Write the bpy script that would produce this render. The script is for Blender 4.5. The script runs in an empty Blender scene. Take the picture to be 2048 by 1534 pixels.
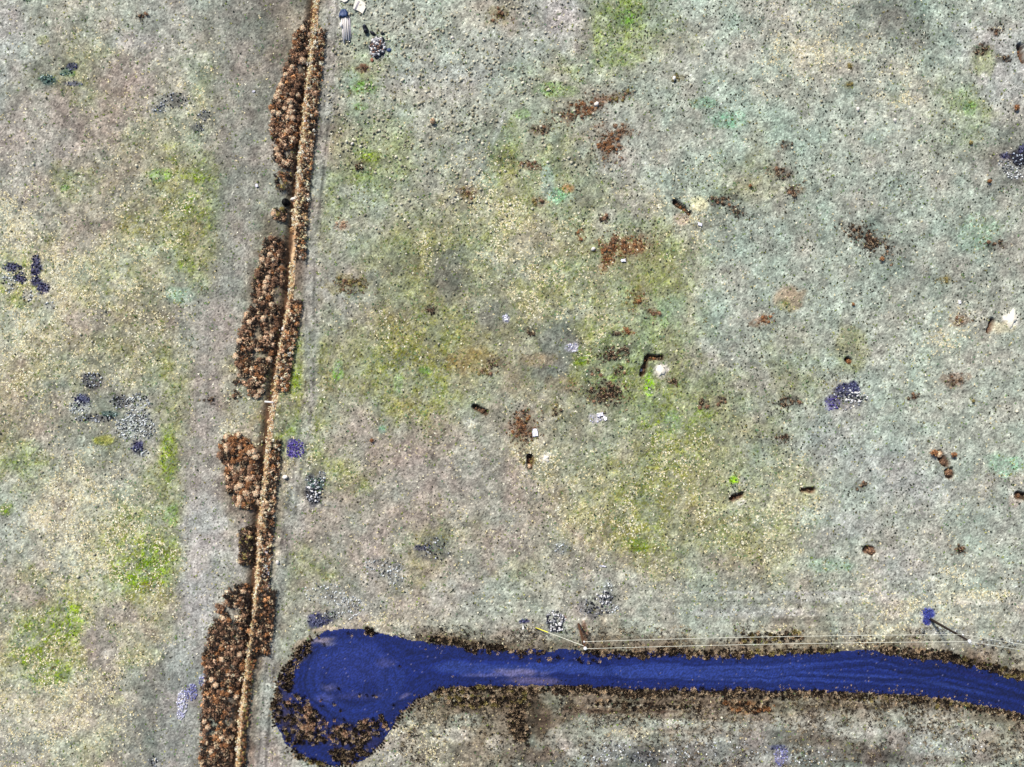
import bpy, math, random
import numpy as np
from mathutils import Vector, Quaternion

random.seed(7)
rng = np.random.default_rng(11)
scene = bpy.context.scene
C = scene.collection

# ------------------------------------------------------------------ camera, world, sun
H = 87.0                       # flying height of the drone, metres
S = 0.0635                     # metres of ground per unit of the site plan
cam_d = bpy.data.cameras.new('camera')
cam = bpy.data.objects.new('camera', cam_d)
C.objects.link(cam)
cam.location = (0, 0, H)
cam.rotation_euler = (0, 0, 0)
cam_d.sensor_width = 36
cam_d.lens = 36 * H / (2048 * S)
cam_d.clip_end = 8000
scene.camera = cam

SUN_EL, SUN_AZ = math.radians(44), math.atan2(-0.55, 0.83)
sunv = Vector((math.sin(SUN_AZ) * math.cos(SUN_EL), math.cos(SUN_AZ) * math.cos(SUN_EL), math.sin(SUN_EL)))
w = bpy.data.worlds.new('World')
scene.world = w
w.use_nodes = True
nt = w.node_tree
sky = nt.nodes.new('ShaderNodeTexSky')
sky.sky_type = 'NISHITA'
sky.sun_disc = False
sky.sun_elevation = SUN_EL
sky.sun_rotation = SUN_AZ
nt.links.new(sky.outputs[0], nt.nodes['Background'].inputs[0])
nt.nodes['Background'].inputs[1].default_value = 0.06
sd = bpy.data.lights.new('sun', 'SUN')
sd.energy = 3.2
sd.angle = math.radians(7)
sd.color = (1.0, 0.95, 0.87)
so = bpy.data.objects.new('sun', sd)
C.objects.link(so)
so.rotation_euler = sunv.to_track_quat('Z', 'Y').to_euler()
so.location = (0, 0, 60)
scene.view_settings.view_transform = 'Standard'
scene.view_settings.look = 'None'
scene.view_settings.gamma = 1
scene.view_settings.exposure = 0.82

# ------------------------------------------------------------------ helpers
def P(x, y, z=0.0):
    return Vector(((x - 1024) * S, (767 - y) * S, z))

def lin(c):
    a = np.asarray(c, dtype=float) / 255.0
    return np.where(a <= 0.04045, a / 12.92, ((a + 0.055) / 1.055) ** 2.4)

_tab = np.random.default_rng(3).random((8, 256, 256))
def vnoise(x, y, seed=0):
    x = np.asarray(x, float); y = np.asarray(y, float)
    xi = np.floor(x).astype(int); yi = np.floor(y).astype(int)
    fx = x - xi; fy = y - yi
    fx = fx * fx * (3 - 2 * fx); fy = fy * fy * (3 - 2 * fy)
    t = _tab[seed % 8]; o = (seed // 8) * 37
    a = t[(xi + o) & 255, (yi + o) & 255]; b = t[(xi + 1 + o) & 255, (yi + o) & 255]
    c = t[(xi + o) & 255, (yi + 1 + o) & 255]; d = t[(xi + 1 + o) & 255, (yi + 1 + o) & 255]
    return (a * (1 - fx) + b * fx) * (1 - fy) + (c * (1 - fx) + d * fx) * fy

def fbm(x, y, seed=0, oct=4):
    s = 0; a = 0.5; n = 0
    for k in range(oct):
        s = s + a * vnoise(np.asarray(x) * 2 ** k + 17.3 * k, np.asarray(y) * 2 ** k + 9.1 * k, seed + k)
        n += a; a *= 0.55
    return s / n

def sstep(a, b, v):
    t = np.clip((v - a) / (b - a), 0, 1)
    return t * t * (3 - 2 * t)

def tag(o, label=None, cat=None, group=None, kind=None):
    if label: o['label'] = label
    if cat: o['category'] = cat
    if group: o['group'] = group
    if kind: o['kind'] = kind
    return o

def mesh_from(name, V, F, mats, cols=None, smooth=False, mat_idx=None):
    """V (n,3) array, F (m,k) array of equal-sized faces or a list of such arrays"""
    me = bpy.data.meshes.new(name)
    Fs = F if isinstance(F, list) else [F]
    Fs = [np.asarray(f) for f in Fs if len(f)]
    V = np.asarray(V, dtype=np.float32)
    me.vertices.add(len(V)); me.vertices.foreach_set('co', V.ravel())
    loops = np.concatenate([f.ravel() for f in Fs]).astype(np.int32)
    starts = []; tots = []; p = 0
    for f in Fs:
        k = f.shape[1]
        starts.append(p + np.arange(len(f)) * k); tots.append(np.full(len(f), k)); p += f.size
    starts = np.concatenate(starts).astype(np.int32); tots = np.concatenate(tots).astype(np.int32)
    me.loops.add(len(loops)); me.loops.foreach_set('vertex_index', loops)
    me.polygons.add(len(starts))
    me.polygons.foreach_set('loop_start', starts)
    me.polygons.foreach_set('loop_total', tots)
    if smooth: me.polygons.foreach_set('use_smooth', np.ones(len(starts), dtype=bool))
    if mat_idx is not None: me.polygons.foreach_set('material_index', np.asarray(mat_idx, dtype=np.int32))
    me.update(calc_edges=True)
    if cols is not None:
        ca = me.color_attributes.new('Col', 'FLOAT_COLOR', 'POINT')
        rgba = np.ones((len(V), 4), dtype=np.float32); rgba[:, :3] = cols
        ca.data.foreach_set('color', rgba.ravel())
    for m in (mats if isinstance(mats, (list, tuple)) else [mats]): me.materials.append(m)
    return me

def link(name, me, parent=None, loc=None):
    o = bpy.data.objects.new(name, me)
    C.objects.link(o)
    if parent: o.parent = parent
    if loc is not None: o.location = loc
    return o

def empty(name, loc):
    o = bpy.data.objects.new(name, None); C.objects.link(o); o.location = loc; o.empty_display_size = 0.3
    return o

def material(name, color=None, attr=False, rough=0.9, nscale=6.0, namt=0.3, bump=0.0, spec=0.2, metal=0.0, hue=0.0):
    m = bpy.data.materials.new(name); m.use_nodes = True
    t = m.node_tree; b = t.nodes['Principled BSDF']
    b.inputs['Roughness'].default_value = rough
    b.inputs['Metallic'].default_value = metal
    b.inputs['Specular IOR Level'].default_value = spec
    tc = t.nodes.new('ShaderNodeTexCoord')
    n = t.nodes.new('ShaderNodeTexNoise'); n.inputs['Scale'].default_value = nscale; n.inputs['Detail'].default_value = 5
    n.inputs['Roughness'].default_value = 0.7
    t.links.new(tc.outputs['Object'], n.inputs['Vector'])
    mr = t.nodes.new('ShaderNodeMapRange')
    mr.inputs['From Min'].default_value = 0.3; mr.inputs['From Max'].default_value = 0.7
    mr.inputs['To Min'].default_value = 1 - namt; mr.inputs['To Max'].default_value = 1 + namt
    t.links.new(n.outputs['Fac'], mr.inputs['Value'])
    vm = t.nodes.new('ShaderNodeVectorMath'); vm.operation = 'SCALE'
    if attr:
        a = t.nodes.new('ShaderNodeAttribute'); a.attribute_name = 'Col'
        t.links.new(a.outputs['Color'], vm.inputs[0])
    else:
        vm.inputs[0].default_value = tuple(color)
    t.links.new(mr.outputs[0], vm.inputs['Scale'])
    t.links.new(vm.outputs[0], b.inputs['Base Color'])
    if bump:
        bp = t.nodes.new('ShaderNodeBump'); bp.inputs['Strength'].default_value = bump; bp.inputs['Distance'].default_value = 0.05
        t.links.new(n.outputs['Fac'], bp.inputs['Height']); t.links.new(bp.outputs[0], b.inputs['Normal'])
    return m

# ------------------------------------------------------------------ the colours of the ground, from a survey of its cover
PAL = {'g': (159, 162, 152), 'm': (158, 148, 138), 'b': (140, 129, 110), 'o': (138, 138, 92), 'n': (134, 150, 80),
       't': (162, 178, 162), 's': (165, 169, 155), 'c': (184, 180, 156), 'y': (160, 161, 120), 'd': (112, 114, 106),
       'l': (176, 174, 171), 'k': (108, 90, 74)}
ROWS = [
 "gsssggsddbsssssbglgngstsgssddtts",
 "smymmgsddbssssgglggnsgsgccssstll",
 "ldommsydgksnlgsssngssssssssscssl",
 "mmmmmgydgkmgssssgsssssstssssgsnl",
 "mlmmymsmgkmtosdngosgsttsttsssssd",
 "mmnmmnnggbsnsssytotmsssossssgsgd",
 "clmmoyndgbnosgyyytggscdssssgssss",
 "commcoodkblsooocymykossgssddstss",
 "nccyysngkksbdodscysbostststsdsds",
 "sscydmmgkblssosdycyssstsssssssss",
 "cymoymmgkbsmyoosddydnssgssssscss",
 "myydymomknoonomsdndnsbgsoogsssss",
 "ymddlnmssnmgonsbmmsdngmgbslstsss",
 "mmgoloycknsmmmssbsggnnlssglsssss",
 "nscdlogkbynmmmmmycsoyyssyssllstt",
 "lcccgolkbdmmmmsmmbyyoyysylssllsm",
 "scccynllblmmmommmmyonboyytgssssg",
 "slcynyllbnmmsommosmmysmmyssssstt",
 "moyloylsbsmgmmlsssmssssmsssslcsm",
 "mynmmylkbsbmcsssssssssssbbscssss",
 "ynymyldkssbbbbbbbbbbbbbbbbbbbbbb",
 "cccmsddkskkkkkbkbbbbbbkbkbbbbbbb",
 "cmcmsdsksbbkbsbbkssbbbbbbbsssssb",
 "msymddmklssblcbbddsddldlddddlsss",
]
keys = list(PAL)
GRID = np.array([[keys.index(ch) for ch in r] for r in ROWS])
PALA = np.array([PAL[k] for k in keys], float)

STEP = 0.16
core_x = np.arange(-68, 68 + 1e-6, STEP); core_y = np.arange(-52, 52 + 1e-6, STEP)
def grow(edge, sign):
    out = []; d = STEP; p = edge
    while abs(p) < 2600:
        d *= 1.45; p += sign * d; out.append(p)
    return np.array(out)
gx = np.concatenate([grow(-68, -1)[::-1], core_x, grow(68, 1)])
gy = np.concatenate([grow(-52, -1)[::-1], core_y, grow(52, 1)])
XX, YY = np.meshgrid(gx, gy)                       # rows follow y
PX = XX / S + 1024; PY = 767 - YY / S              # plan coordinates

# palette weights, with ragged borders between neighbouring covers
wx = (fbm(XX * 0.16, YY * 0.16, 1, 5) - 0.5) * 150 + (fbm(XX * 0.9, YY * 0.9, 2, 4) - 0.5) * 80
wy = (fbm(XX * 0.16, YY * 0.16, 4, 5) - 0.5) * 150 + (fbm(XX * 0.9, YY * 0.9, 5, 4) - 0.5) * 80
cx = np.clip((PX + wx) / 64 - 0.5, 0, 30.999); cy = np.clip((PY + wy) / 64 - 0.5, 0, 22.999)
ix = cx.astype(int); iy = cy.astype(int); fx = cx - ix; fy = cy - iy
fx = fx * fx * (3 - 2 * fx); fy = fy * fy * (3 - 2 * fy)
W = np.zeros((len(keys),) + XX.shape, dtype=np.float32)
SOFT = []
for k in range(len(keys)):
    oh = np.pad((GRID == k).astype(float), 1, mode='edge')
    SOFT.append(sum(oh[1 + a:25 + a, 1 + b:33 + b] * (0.44 if a == b == 0 else 0.09 if a * b == 0 else 0.05) for a in (-1, 0, 1) for b in (-1, 0, 1)))
for dy, dx, ww in ((0, 0, (1 - fx) * (1 - fy)), (0, 1, fx * (1 - fy)), (1, 0, (1 - fx) * fy), (1, 1, fx * fy)):
    for k in range(len(keys)):
        W[k] += SOFT[k][iy + dy, ix + dx] * ww
COL = np.tensordot(W, PALA, axes=(0, 0))           # (ny, nx, 3) in display values
STRAW = W[keys.index('c')] + 0.55 * W[keys.index('y')] + 0.1 * W[keys.index('m')]
GREEN = W[keys.index('n')] + 0.5 * W[keys.index('o')] + 0.3 * W[keys.index('y')]

def blob_mask(x, y, rx, ry, ang=0.0, seed=0, rag=0.8):
    wxm, wym = P(x, y)[:2]
    R = max(rx, ry) * S * 1.6
    i0, i1 = np.searchsorted(gx, [wxm - R, wxm + R]); j0, j1 = np.searchsorted(gy, [wym - R, wym + R])
    if i1 <= i0 or j1 <= j0: return None
    sl = (slice(j0, j1), slice(i0, i1))
    dx = PX[sl] - x; dy = PY[sl] - y
    a = math.radians(ang); u = dx * math.cos(a) + dy * math.sin(a); v = -dx * math.sin(a) + dy * math.cos(a)
    d = np.sqrt((u / rx) ** 2 + (v / ry) ** 2) + rag * (fbm(XX[sl] * 1.1, YY[sl] * 1.1, 3 + seed, 4) - 0.5)
    return sl, sstep(1.15, 0.6, d)

def paint(x, y, rx, ry, col, alpha=0.8, ang=0.0, rag=0.9):
    r = blob_mask(x, y, rx, ry, ang, int(x) % 5, rag)
    if r is None: return
    sl, m = r; m = m * alpha
    c = np.array(PAL[col] if isinstance(col, str) else col, float)
    COL[sl] = COL[sl] * (1 - m[..., None]) + c * m[..., None]
    if col in ('c', 'y'): STRAW[sl] = np.maximum(STRAW[sl], m * (1 if col == 'c' else 0.6))
    elif col in ('n', 'o') or (not isinstance(col, str) and col[1] > col[0] + 12): GREEN[sl] = np.maximum(GREEN[sl], m * (1 if col != 'o' else 0.6))
    elif col in ('k', 'd', 'm'): STRAW[sl] *= 1 - m; GREEN[sl] *= 1 - m

VG = (122, 160, 86); YG = (150, 186, 70); TG = (140, 182, 150); W1 = (222, 217, 205); NAVY = (52, 54, 84); PURP = (72, 62, 128); LAV = (170, 168, 200)
OR = (158, 112, 70)
BLOBS = [
 (880,560,190,170,'o',.3),(1000,700,220,120,'o',.3),(1290,900,260,190,'o',.28),(1250,600,190,190,'n',.25),(1120,420,110,150,'o',.3),(780,720,170,90,'o',.3),(1420,860,150,130,'n',.2),(950,480,120,110,'y',.3),
 (740,300,110,90,'n',.2),(1700,620,260,260,'t',.2),(1500,230,200,110,'t',.25),
 (1260,1424,120,4,(88,74,62),.8),(1330,1405,160,5,(110,98,82),.6),(1700,1412,180,6,(104,94,78),.6),(1950,1440,110,6,(112,104,88),.5),
 (1000,1415,150,18,(104,90,74),.6),(870,1430,40,26,(128,110,90),.5),(1095,1440,40,24,(110,92,76),.7),(1150,1420,30,16,(84,70,58),.7),(900,1505,70,20,(120,112,98),.5),(1060,1510,60,18,(112,98,84),.6),
 (1330,1508,140,20,(96,96,90),.75),(1470,1498,60,22,(104,102,94),.6),(1640,1490,90,24,(106,96,84),.7),(1740,1510,90,20,(92,84,76),.7),(1900,1520,130,12,(118,112,102),.6),(2010,1500,40,20,(124,116,104),.5),
 (1560,1452,400,10,(176,180,166),.55),(1850,1462,160,10,(182,180,170),.5),(1300,1445,110,9,(166,172,156),.6),
 (1000,250,6,50,(176,176,170),.6,20),(985,262,3,50,(116,112,104),.6,20),(952,345,5,46,(180,180,174),.6,32),(938,335,3,46,(118,116,110),.6,32),(905,400,5,40,(178,178,172),.5,48),
 (1060,960,8,110,(170,158,148),.5,-30),(1085,985,5,120,(140,128,116),.5,-30),(1130,1050,6,70,(138,124,110),.4,-50),
 (1600,1185,260,4,(186,184,180),.5),(1560,1205,280,3,(130,130,120),.4),(1700,1228,240,4,(188,182,172),.4),(1500,1240,220,3,(126,124,112),.4),(1880,1205,150,5,(196,188,172),.5),
 (619,730,4,80,'d',.5,-4),(612,640,3,60,'d',.3,-4),
 # left field
 (35,470,38,26,'c',.9),(122,570,14,85,'c',.9,-8),(235,560,22,55,'c',.7),(40,640,42,20,'c',.8,30),(215,530,30,30,'y',.6),
 (150,990,90,48,'c',.8),(110,1060,75,40,'c',.75),(185,1140,32,55,'c',.75),(90,1020,40,40,'c',.7),(125,1005,25,25,'b',.6),
 (285,1130,66,66,'n',.9),(230,1085,60,50,'y',.6),(300,1190,46,26,'o',.8),(345,1030,16,28,VG,.6),(125,1240,44,50,'n',.85),(60,1290,48,55,'n',.7),
 (100,1345,45,35,'n',.6),(140,1190,42,20,'y',.8),(270,1315,60,26,'y',.6),(110,1430,75,22,'c',.7),(30,1410,30,16,'c',.7),(100,1500,32,30,'c',.5),(230,1400,20,16,'y',.6),
 (200,1295,42,58,'m',.9),(240,1225,40,25,'m',.7),(60,1190,42,28,'m',.7),(405,1060,48,62,'l',.8),(395,1200,36,65,'l',.8),(335,1370,62,50,'d',.85),(300,1440,50,40,'d',.5),
 (320,350,26,16,VG,.5),(380,410,20,26,'n',.8),(395,350,22,16,'n',.7),(265,450,40,30,'o',.6),(130,375,12,8,VG,.7),(85,80,16,10,'y',.7),(140,145,16,10,'n',.7),
 (370,530,22,16,'n',.6),(360,590,32,20,TG,.5),(338,905,20,62,'n',.75),(330,730,18,50,'o',.6),(210,880,22,10,(160,160,60),.8),(10,1020,18,14,'n',.8),(15,930,20,14,'n',.6),
 (470,80,30,65,'d',.6),(458,350,26,90,'d',.55),(440,420,26,60,'d',.4),(410,800,26,130,'m',.55),(390,640,36,90,'g',.5),(185,640,60,30,'m',.6),(60,220,60,40,'m',.6),(110,290,60,30,'m',.6),(230,150,60,40,'m',.5),
 (270,80,50,20,'l',.5),(20,60,30,60,'l',.5),(465,690,20,30,'g',.5),(440,860,26,18,'c',.9),(455,735,20,20,'y',.6),
 # middle
 (725,175,34,16,VG,.65),(725,212,16,9,VG,.6),(735,312,26,20,'n',.7),(1110,182,42,18,VG,.6),(1250,35,20,22,VG,.6),(1040,228,22,12,VG,.4),(690,160,32,26,'t',.6),
 (1095,360,14,42,'t',.8),(1122,388,26,20,TG,.6),(1460,240,38,20,TG,.7),(1410,205,30,12,TG,.5),(675,742,12,22,VG,.8),(797,770,12,26,VG,.6),(590,745,12,42,'n',.7),
 (592,850,16,32,'n',.5),(766,858,10,8,TG,.8),(850,740,16,10,VG,.6),(1155,715,26,20,'n',.8),(1115,627,12,8,YG,.8),(1225,755,14,7,YG,.8),(1297,772,12,26,YG,.9),
 (1345,845,20,26,VG,.6),(1400,830,32,16,'n',.6),(1405,890,42,26,'y',.6),(1470,960,12,8,YG,.7),(1255,1050,52,36,'o',.7),(1275,1090,26,16,(112,128,60),.7),(945,850,10,9,'c',.8),
 (720,440,70,60,'s',.4),(1135,375,14,12,OR,.7),(1150,330,30,26,'b',.6),(850,500,12,62,'y',.8),(1050,590,42,40,'y',.7),(1145,630,50,22,'c',.6),(985,515,30,14,'c',.7,20),
 (1110,585,30,20,'y',.5),(1120,690,46,60,'d',.85),(900,545,46,60,'d',.7),(1105,745,42,24,'d',.7),(985,640,34,30,'d',.5),(720,385,60,20,'g',.5),(740,560,26,20,'d',.5),(960,620,40,30,'g',.5),(870,660,50,30,'o',.5),(780,720,60,26,'o',.5),
 (950,720,60,30,(150,128,80),.5),(1080,720,40,16,(165,135,105),.4),(1120,770,40,20,(165,135,105),.4),(660,205,30,30,'m',.5),(800,160,60,20,'l',.4),(930,150,70,22,'l',.35),
 (940,320,40,60,'g',.6),(1140,60,40,60,'l',.5),(1175,70,14,70,'d',.35),(700,880,60,60,'m',.5),(800,960,80,40,'m',.4),(930,920,30,40,'s',.5),
 (640,1010,40,10,'g',.4),(625,800,10,200,'l',.35,4),(602,1040,12,60,'l',.4,4),(560,1180,20,60,'s',.4),(530,1420,22,120,'s',.5,6),
 (1210,450,30,40,'g',.4),(1010,330,30,40,'o',.5),(1070,480,50,40,'m',.4),(1300,560,40,40,'n',.4),(1340,620,40,40,TG,.3),(1420,600,40,60,'t',.4),
 # right
 (1580,595,34,26,OR,.35),(1570,610,16,16,'o',.6),(1640,1010,26,20,'c',.4),(1615,990,26,20,'o',.4),(1700,700,40,50,'o',.5),(1555,545,60,30,'t',.4),
 (1590,90,60,20,'c',.75),(1700,100,50,20,'c',.4),(1800,195,50,16,'c',.6),(1970,120,26,30,'n',.4),(1940,215,16,16,VG,.5),(1960,470,40,40,TG,.4),(2010,930,40,26,TG,.6),
 (1660,1130,50,16,TG,.4),(1800,1130,60,40,'l',.4),(1700,1050,60,30,'l',.4),(1550,1100,30,50,'y',.5),(1450,1080,60,26,'y',.5),(1180,1040,30,26,'y',.5),
 (1950,1190,90,12,'c',.5),(1830,1210,40,20,'c',.5),(1500,1225,160,12,'l',.5),(1650,1195,150,12,'l',.4),(1400,1255,150,18,'s',.5),(1560,1260,50,14,'c',.4),
 # pale dug-out soil
 (1322,742,15,17,W1,.95),(1362,438,16,14,(222,200,175),.8),(1398,408,20,15,(222,214,170),.8),(1091,916,14,12,W1,.8),(1485,962,9,10,W1,.6),(1483,1006,10,5,W1,.7,-25),
 (2022,640,16,18,W1,.9),(2010,655,24,14,(205,196,165),.8),(2022,980,9,16,W1,.6),(2030,1000,16,14,(205,185,170),.6),(960,800,8,6,'y',.5),(943,845,14,10,W1,.5),
 (1135,1495,30,14,W1,.5,35),(905,1470,46,14,W1,.5),(990,1490,20,18,W1,.4),(1260,1465,50,10,'c',.5),(1340,1450,40,12,W1,.4),(1700,1465,60,16,W1,.4),
 (1800,1480,30,18,'m',.6),(1060,1440,45,50,(70,58,48),.6),(1240,1420,90,6,(90,74,60),.7),(1490,1415,45,16,OR,.6),(1000,1400,60,14,(92,76,60),.5),(930,1440,40,16,'s',.6),
 (1350,1480,120,14,'s',.6),(1640,1440,100,10,'s',.4),(1900,1450,120,10,'s',.5),
 (1168,1270,9,26,(112,78,58),.7),(1125,1236,10,8,(140,100,85),.8),(600,1290,26,10,(175,150,125),.7,-35),(655,1258,30,5,(205,180,155),.8,-5),(900,1280,60,10,(150,125,92),.6,8),
]
for b in BLOBS: paint(*b)

# ------------------------------------------------------------------ gravel patches (positions of dumped dark stone)
GRAVEL = [  # x, y, rx, ry, kind, stones per square metre
 (25,535,18,10,'navy',9),(40,556,13,12,'navy',9),(72,533,10,22,'navy',8),(75,563,10,9,'navy',9),(88,578,12,11,'navy',8),(58,590,10,14,'white',5),(20,565,16,20,'white',4),(100,612,10,9,'white',4),
 (185,760,18,15,'dark',8),(165,800,14,12,'navy',8),(160,815,22,12,'white',6),(240,803,19,12,'dark',8),(275,820,24,32,'white',7),(270,855,38,26,'white',7),(190,836,36,7,'dark',7),(222,828,14,6,'teal',7),
 (275,894,13,10,'navy',10),(285,905,14,8,'white',6),(95,160,15,9,'teal',8),(146,133,11,7,'navy',6),(135,145,14,8,'teal',5),(150,168,16,5,'navy',4),(320,218,14,8,'dark',5),(350,200,28,14,'dark',3),(408,230,12,10,'dark',5),(395,255,12,9,'dark',4),
 (591,897,17,17,'purple',14),(628,985,15,24,'dark',11),(632,968,14,12,'teal',8),(618,955,9,8,'dark',7),(645,952,7,11,'white',9),(755,96,15,20,'dark',8),
 (1211,1195,14,12,'dark',7),(1215,1172,8,14,'white',6),(1223,1217,14,9,'white',7),(1110,1236,20,14,'white',6),(1112,1254,16,8,'dark',8),(1172,1214,16,14,'dark',5),(1190,1225,14,10,'dark',4),
 (1688,780,16,12,'navy',12),(1709,778,9,14,'navy',12),(1665,806,14,14,'purple',5),(1712,795,22,10,'white',7),(1690,800,30,18,'dark',3),
 (2008,328,12,9,'white',9),(2012,312,14,6,'navy',6),(2038,318,14,14,'black',10),(2030,345,22,12,'white',8),(2045,298,8,8,'navy',7),
 (638,1241,21,12,'navy',8),(664,1229,16,9,'dark',6),(700,1215,26,22,'white',5),(790,1150,16,24,'white',4),(760,1135,30,18,'white',3),(650,1185,40,20,'white',2.5),
 (1855,1226,11,9,'blue',16),(1854,1240,7,8,'blue',14),(1048,1242,9,4,'navy',10),(845,1095,18,6,'navy',4),(870,1085,26,14,'dark',2.5),(870,1110,30,10,'dark',2.5),
 (382,1384,12,15,'lav',16),(405,1361,7,10,'lav',16),(364,1408,10,24,'lavw',16),(360,1432,8,7,'lavw',18),(308,1522,10,10,'dark',8),(1562,1512,13,18,'lav',8),(1555,1495,16,5,'navy',8),
 (1144,695,11,8,'lavw',7),(1012,637,7,7,'lavw',8),(1195,836,16,9,'lavw',3),(1120,1096,14,10,'white',4),(1230,1500,34,18,'white',4),(1350,1512,26,14,'white',4),(1290,1515,30,14,'dark',4),
 (1190,1520,26,12,'white',4),(1450,1500,90,20,'white',1.2),(1620,1510,60,18,'white',1.5),(1900,1495,60,18,'white',1.0),(1755,1320,10,3,'blue',3),(1880,1262,40,7,'white',4),(1990,1285,50,8,'white',3),
]
BASE = {'navy': (62, 64, 96), 'dark': (92, 94, 96), 'white': (150, 152, 146), 'teal': (84, 104, 100), 'purple': (76, 66, 134), 'blue': (62, 68, 136), 'lav': (128, 128, 168), 'lavw': (182, 180, 200), 'black': (52, 54, 62)}
for (x, y, rx, ry, kd, dn) in GRAVEL:
    paint(x, y, rx * 1.25, ry * 1.25, BASE[kd], min(0.92, 0.34 + dn * 0.06), 0, 1.2)
    r = blob_mask(x, y, rx, ry)
    if r:
        STRAW[r[0]] *= 1 - 0.8 * r[1]; GREEN[r[0]] *= 1 - 0.7 * r[1]

# dead shrub patches: the soil under them is covered with their litter
PATCH = [  # x, y, rx, ry, angle, colours, count, name
 (1165,218,42,16,-20,['brown','rusty'],26,'long brown patch in the upper field'),(1235,195,30,9,-15,['brown','olive'],12,'right end of the long brown patch in the upper field'),
 (1218,290,22,26,-20,['brown','rusty'],24,'hooked brown patch in the upper field'),(1245,262,20,14,20,['brown'],8,'upper arm of the hooked brown patch'),(1080,260,22,9,-5,['brown','dark'],8,'small brown patch left of the hooked patch'),
 (1242,492,46,18,-3,['rusty','rusty','brown'],30,'broad rusty patch in the middle field'),(1212,518,14,18,0,['rusty'],7,'lower left corner of the rusty patch'),
 (1228,706,32,13,-8,['dark','dark','olive'],20,'dark oblong patch left of the bent pit'),(1212,787,34,24,0,['dark','dark','olive'],34,'large dark patch below left of the bent pit'),
 (1192,745,13,9,0,['dark','rusty'],7,'small dark patch between the two dark patches'),(1238,743,13,10,0,['dark','brown'],7,'small brown patch left of the bent pit'),
 (1112,824,10,16,0,['olive','dark'],8,'upright speckled clump above the white sheet'),(1048,852,24,30,0,['brown','rusty','dark'],32,'brown patch left of the white sheet'),(990,725,16,12,0,['dark','brown'],9,'dark patch left of the grey burnt ground'),
 (972,742,20,8,0,['brown','olive'],6,'thin patch beside the grey burnt ground'),(1060,664,10,8,0,['dark'],5,'small dark clump on yellow grass'),(1234,667,10,7,0,['dark'],5,'dark half of the two-coloured clump'),(1256,664,10,7,0,['rusty'],5,'rusty half of the two-coloured clump'),
 (1308,626,12,8,0,['brown'],5,'brown clump above the bent pit'),(1272,602,20,22,0,['olive','rusty'],7,'sparse olive clump below the rusty patch'),(1404,807,12,10,0,['dark','brown'],7,'left one of two dark clumps'),(1441,802,10,11,0,['dark'],7,'right one of two dark clumps'),
 (1575,803,26,11,0,['dark'],10,'dark clump in the right field left of navy gravel'),(1563,345,20,13,-15,['dark'],11,'dark clump in the upper right field'),(1590,382,18,12,-20,['brown','dark'],8,'brown clump under the dark upper right clump'),
 (1735,478,48,18,32,['dark','dark','olive'],34,'large slanting dark patch in the right field'),(1565,877,12,9,0,['dark','brown'],6,'round brown clump in the right field'),(1343,766,10,9,0,['dark'],6,'dark clump right of the white soil'),
 (1075,405,14,10,0,['brown','olive'],6,'brown clump in the upper middle field'),(1210,435,12,9,0,['dark','brown'],6,'grey-brown clump above the rusty patch'),(1160,470,10,14,0,['olive','rusty'],5,'olive clump left of the rusty patch'),
 (1528,640,22,9,-25,['rusty','brown'],8,'rusty streak in the right field'),(720,331,12,10,0,['dark','brown'],7,'dark clump in the field right of the upper ditch'),(728,138,12,8,0,['brown'],6,'brown clump below the rubble pile'),
 (1445,398,26,9,-10,['dark','brown','rusty'],10,'dark streak right of the slanting pit'),(1475,424,22,9,35,['dark'],7,'tail of the dark streak right of the slanting pit'),(1722,972,16,10,0,['dark'],7,'dark ring clump in the lower right field'),
 (285,34,13,9,20,['dark'],6,'dark clump in the top left field'),(684,452,16,10,0,['pale tan'],6,'pale clump right of the ditch'),(936,388,18,18,-40,['brown','olive'],9,'brown streak in the upper middle field'),
 (1965,98,18,12,0,['dark'],8,'dark clump at the top right'),(2008,118,14,8,0,['dark'],6,'lower dark clump at the top right'),(1990,62,16,8,0,['dark'],5,'upper dark clump at the top right'),(1060,330,20,9,10,['brown'],6,'thin brown streak in the upper field'),
 (1700,170,10,6,0,['olive'],3,'tiny olive clump in the top right field'),(700,570,34,18,0,['olive','brown'],10,'sparse tan patch right of the middle ditch'),(1700,135,10,6,0,['olive'],3,'small clump on cream grass at the top right'),
 (1060,922,18,8,0,['olive'],5,'olive plants around the narrow pit'),(1885,560,14,8,0,['olive'],4,'olive clump in the far right field'),(1925,640,22,10,0,['brown','olive'],6,'brown clump left of the white soil'),
 (470,790,20,10,0,['dark','olive'],5,'dark plants left of the ditch plank'),(420,800,14,8,0,['dark'],4,'grey plants at the edge of the left track'),(860,620,14,10,0,['dark','olive'],5,'dark clump in the olive middle field'),
 (1910,760,26,12,0,['brown','dark'],6,'faint brown clump in the right field'),(1830,795,14,10,0,['dark'],4,'faint dark clump in the right field'),(1990,490,20,10,0,['dark'],5,'faint dark clump at the right margin'),(1920,1100,18,10,20,['dark'],6,'dark streak above the right end of the road'),
 (1000,30,22,16,0,['olive','brown'],8,'tan clump at the top edge of the field'),(1570,290,14,9,0,['dark'],4,'faint clump in the upper right field'),(1355,155,12,6,0,['olive'],3,'olive plants beside the pale boulder'),
]
SHCOL = {'dark': (88, 84, 76), 'brown': (122, 98, 80), 'rusty': (142, 98, 68), 'olive': (132, 124, 88), 'pale tan': (190, 164, 144)}
PATCH = [p[:5] + ((['dark'] * 3 + ['brown'] if p[5][0] == 'dark' else p[5]),) + p[6:] for p in PATCH]
for (px, py, rx, ry, ang, cols, n, nm) in PATCH:
    paint(px, py, rx * 1.1, ry * 1.1, SHCOL[cols[0]], 0.5, ang, 2.4)

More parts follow.
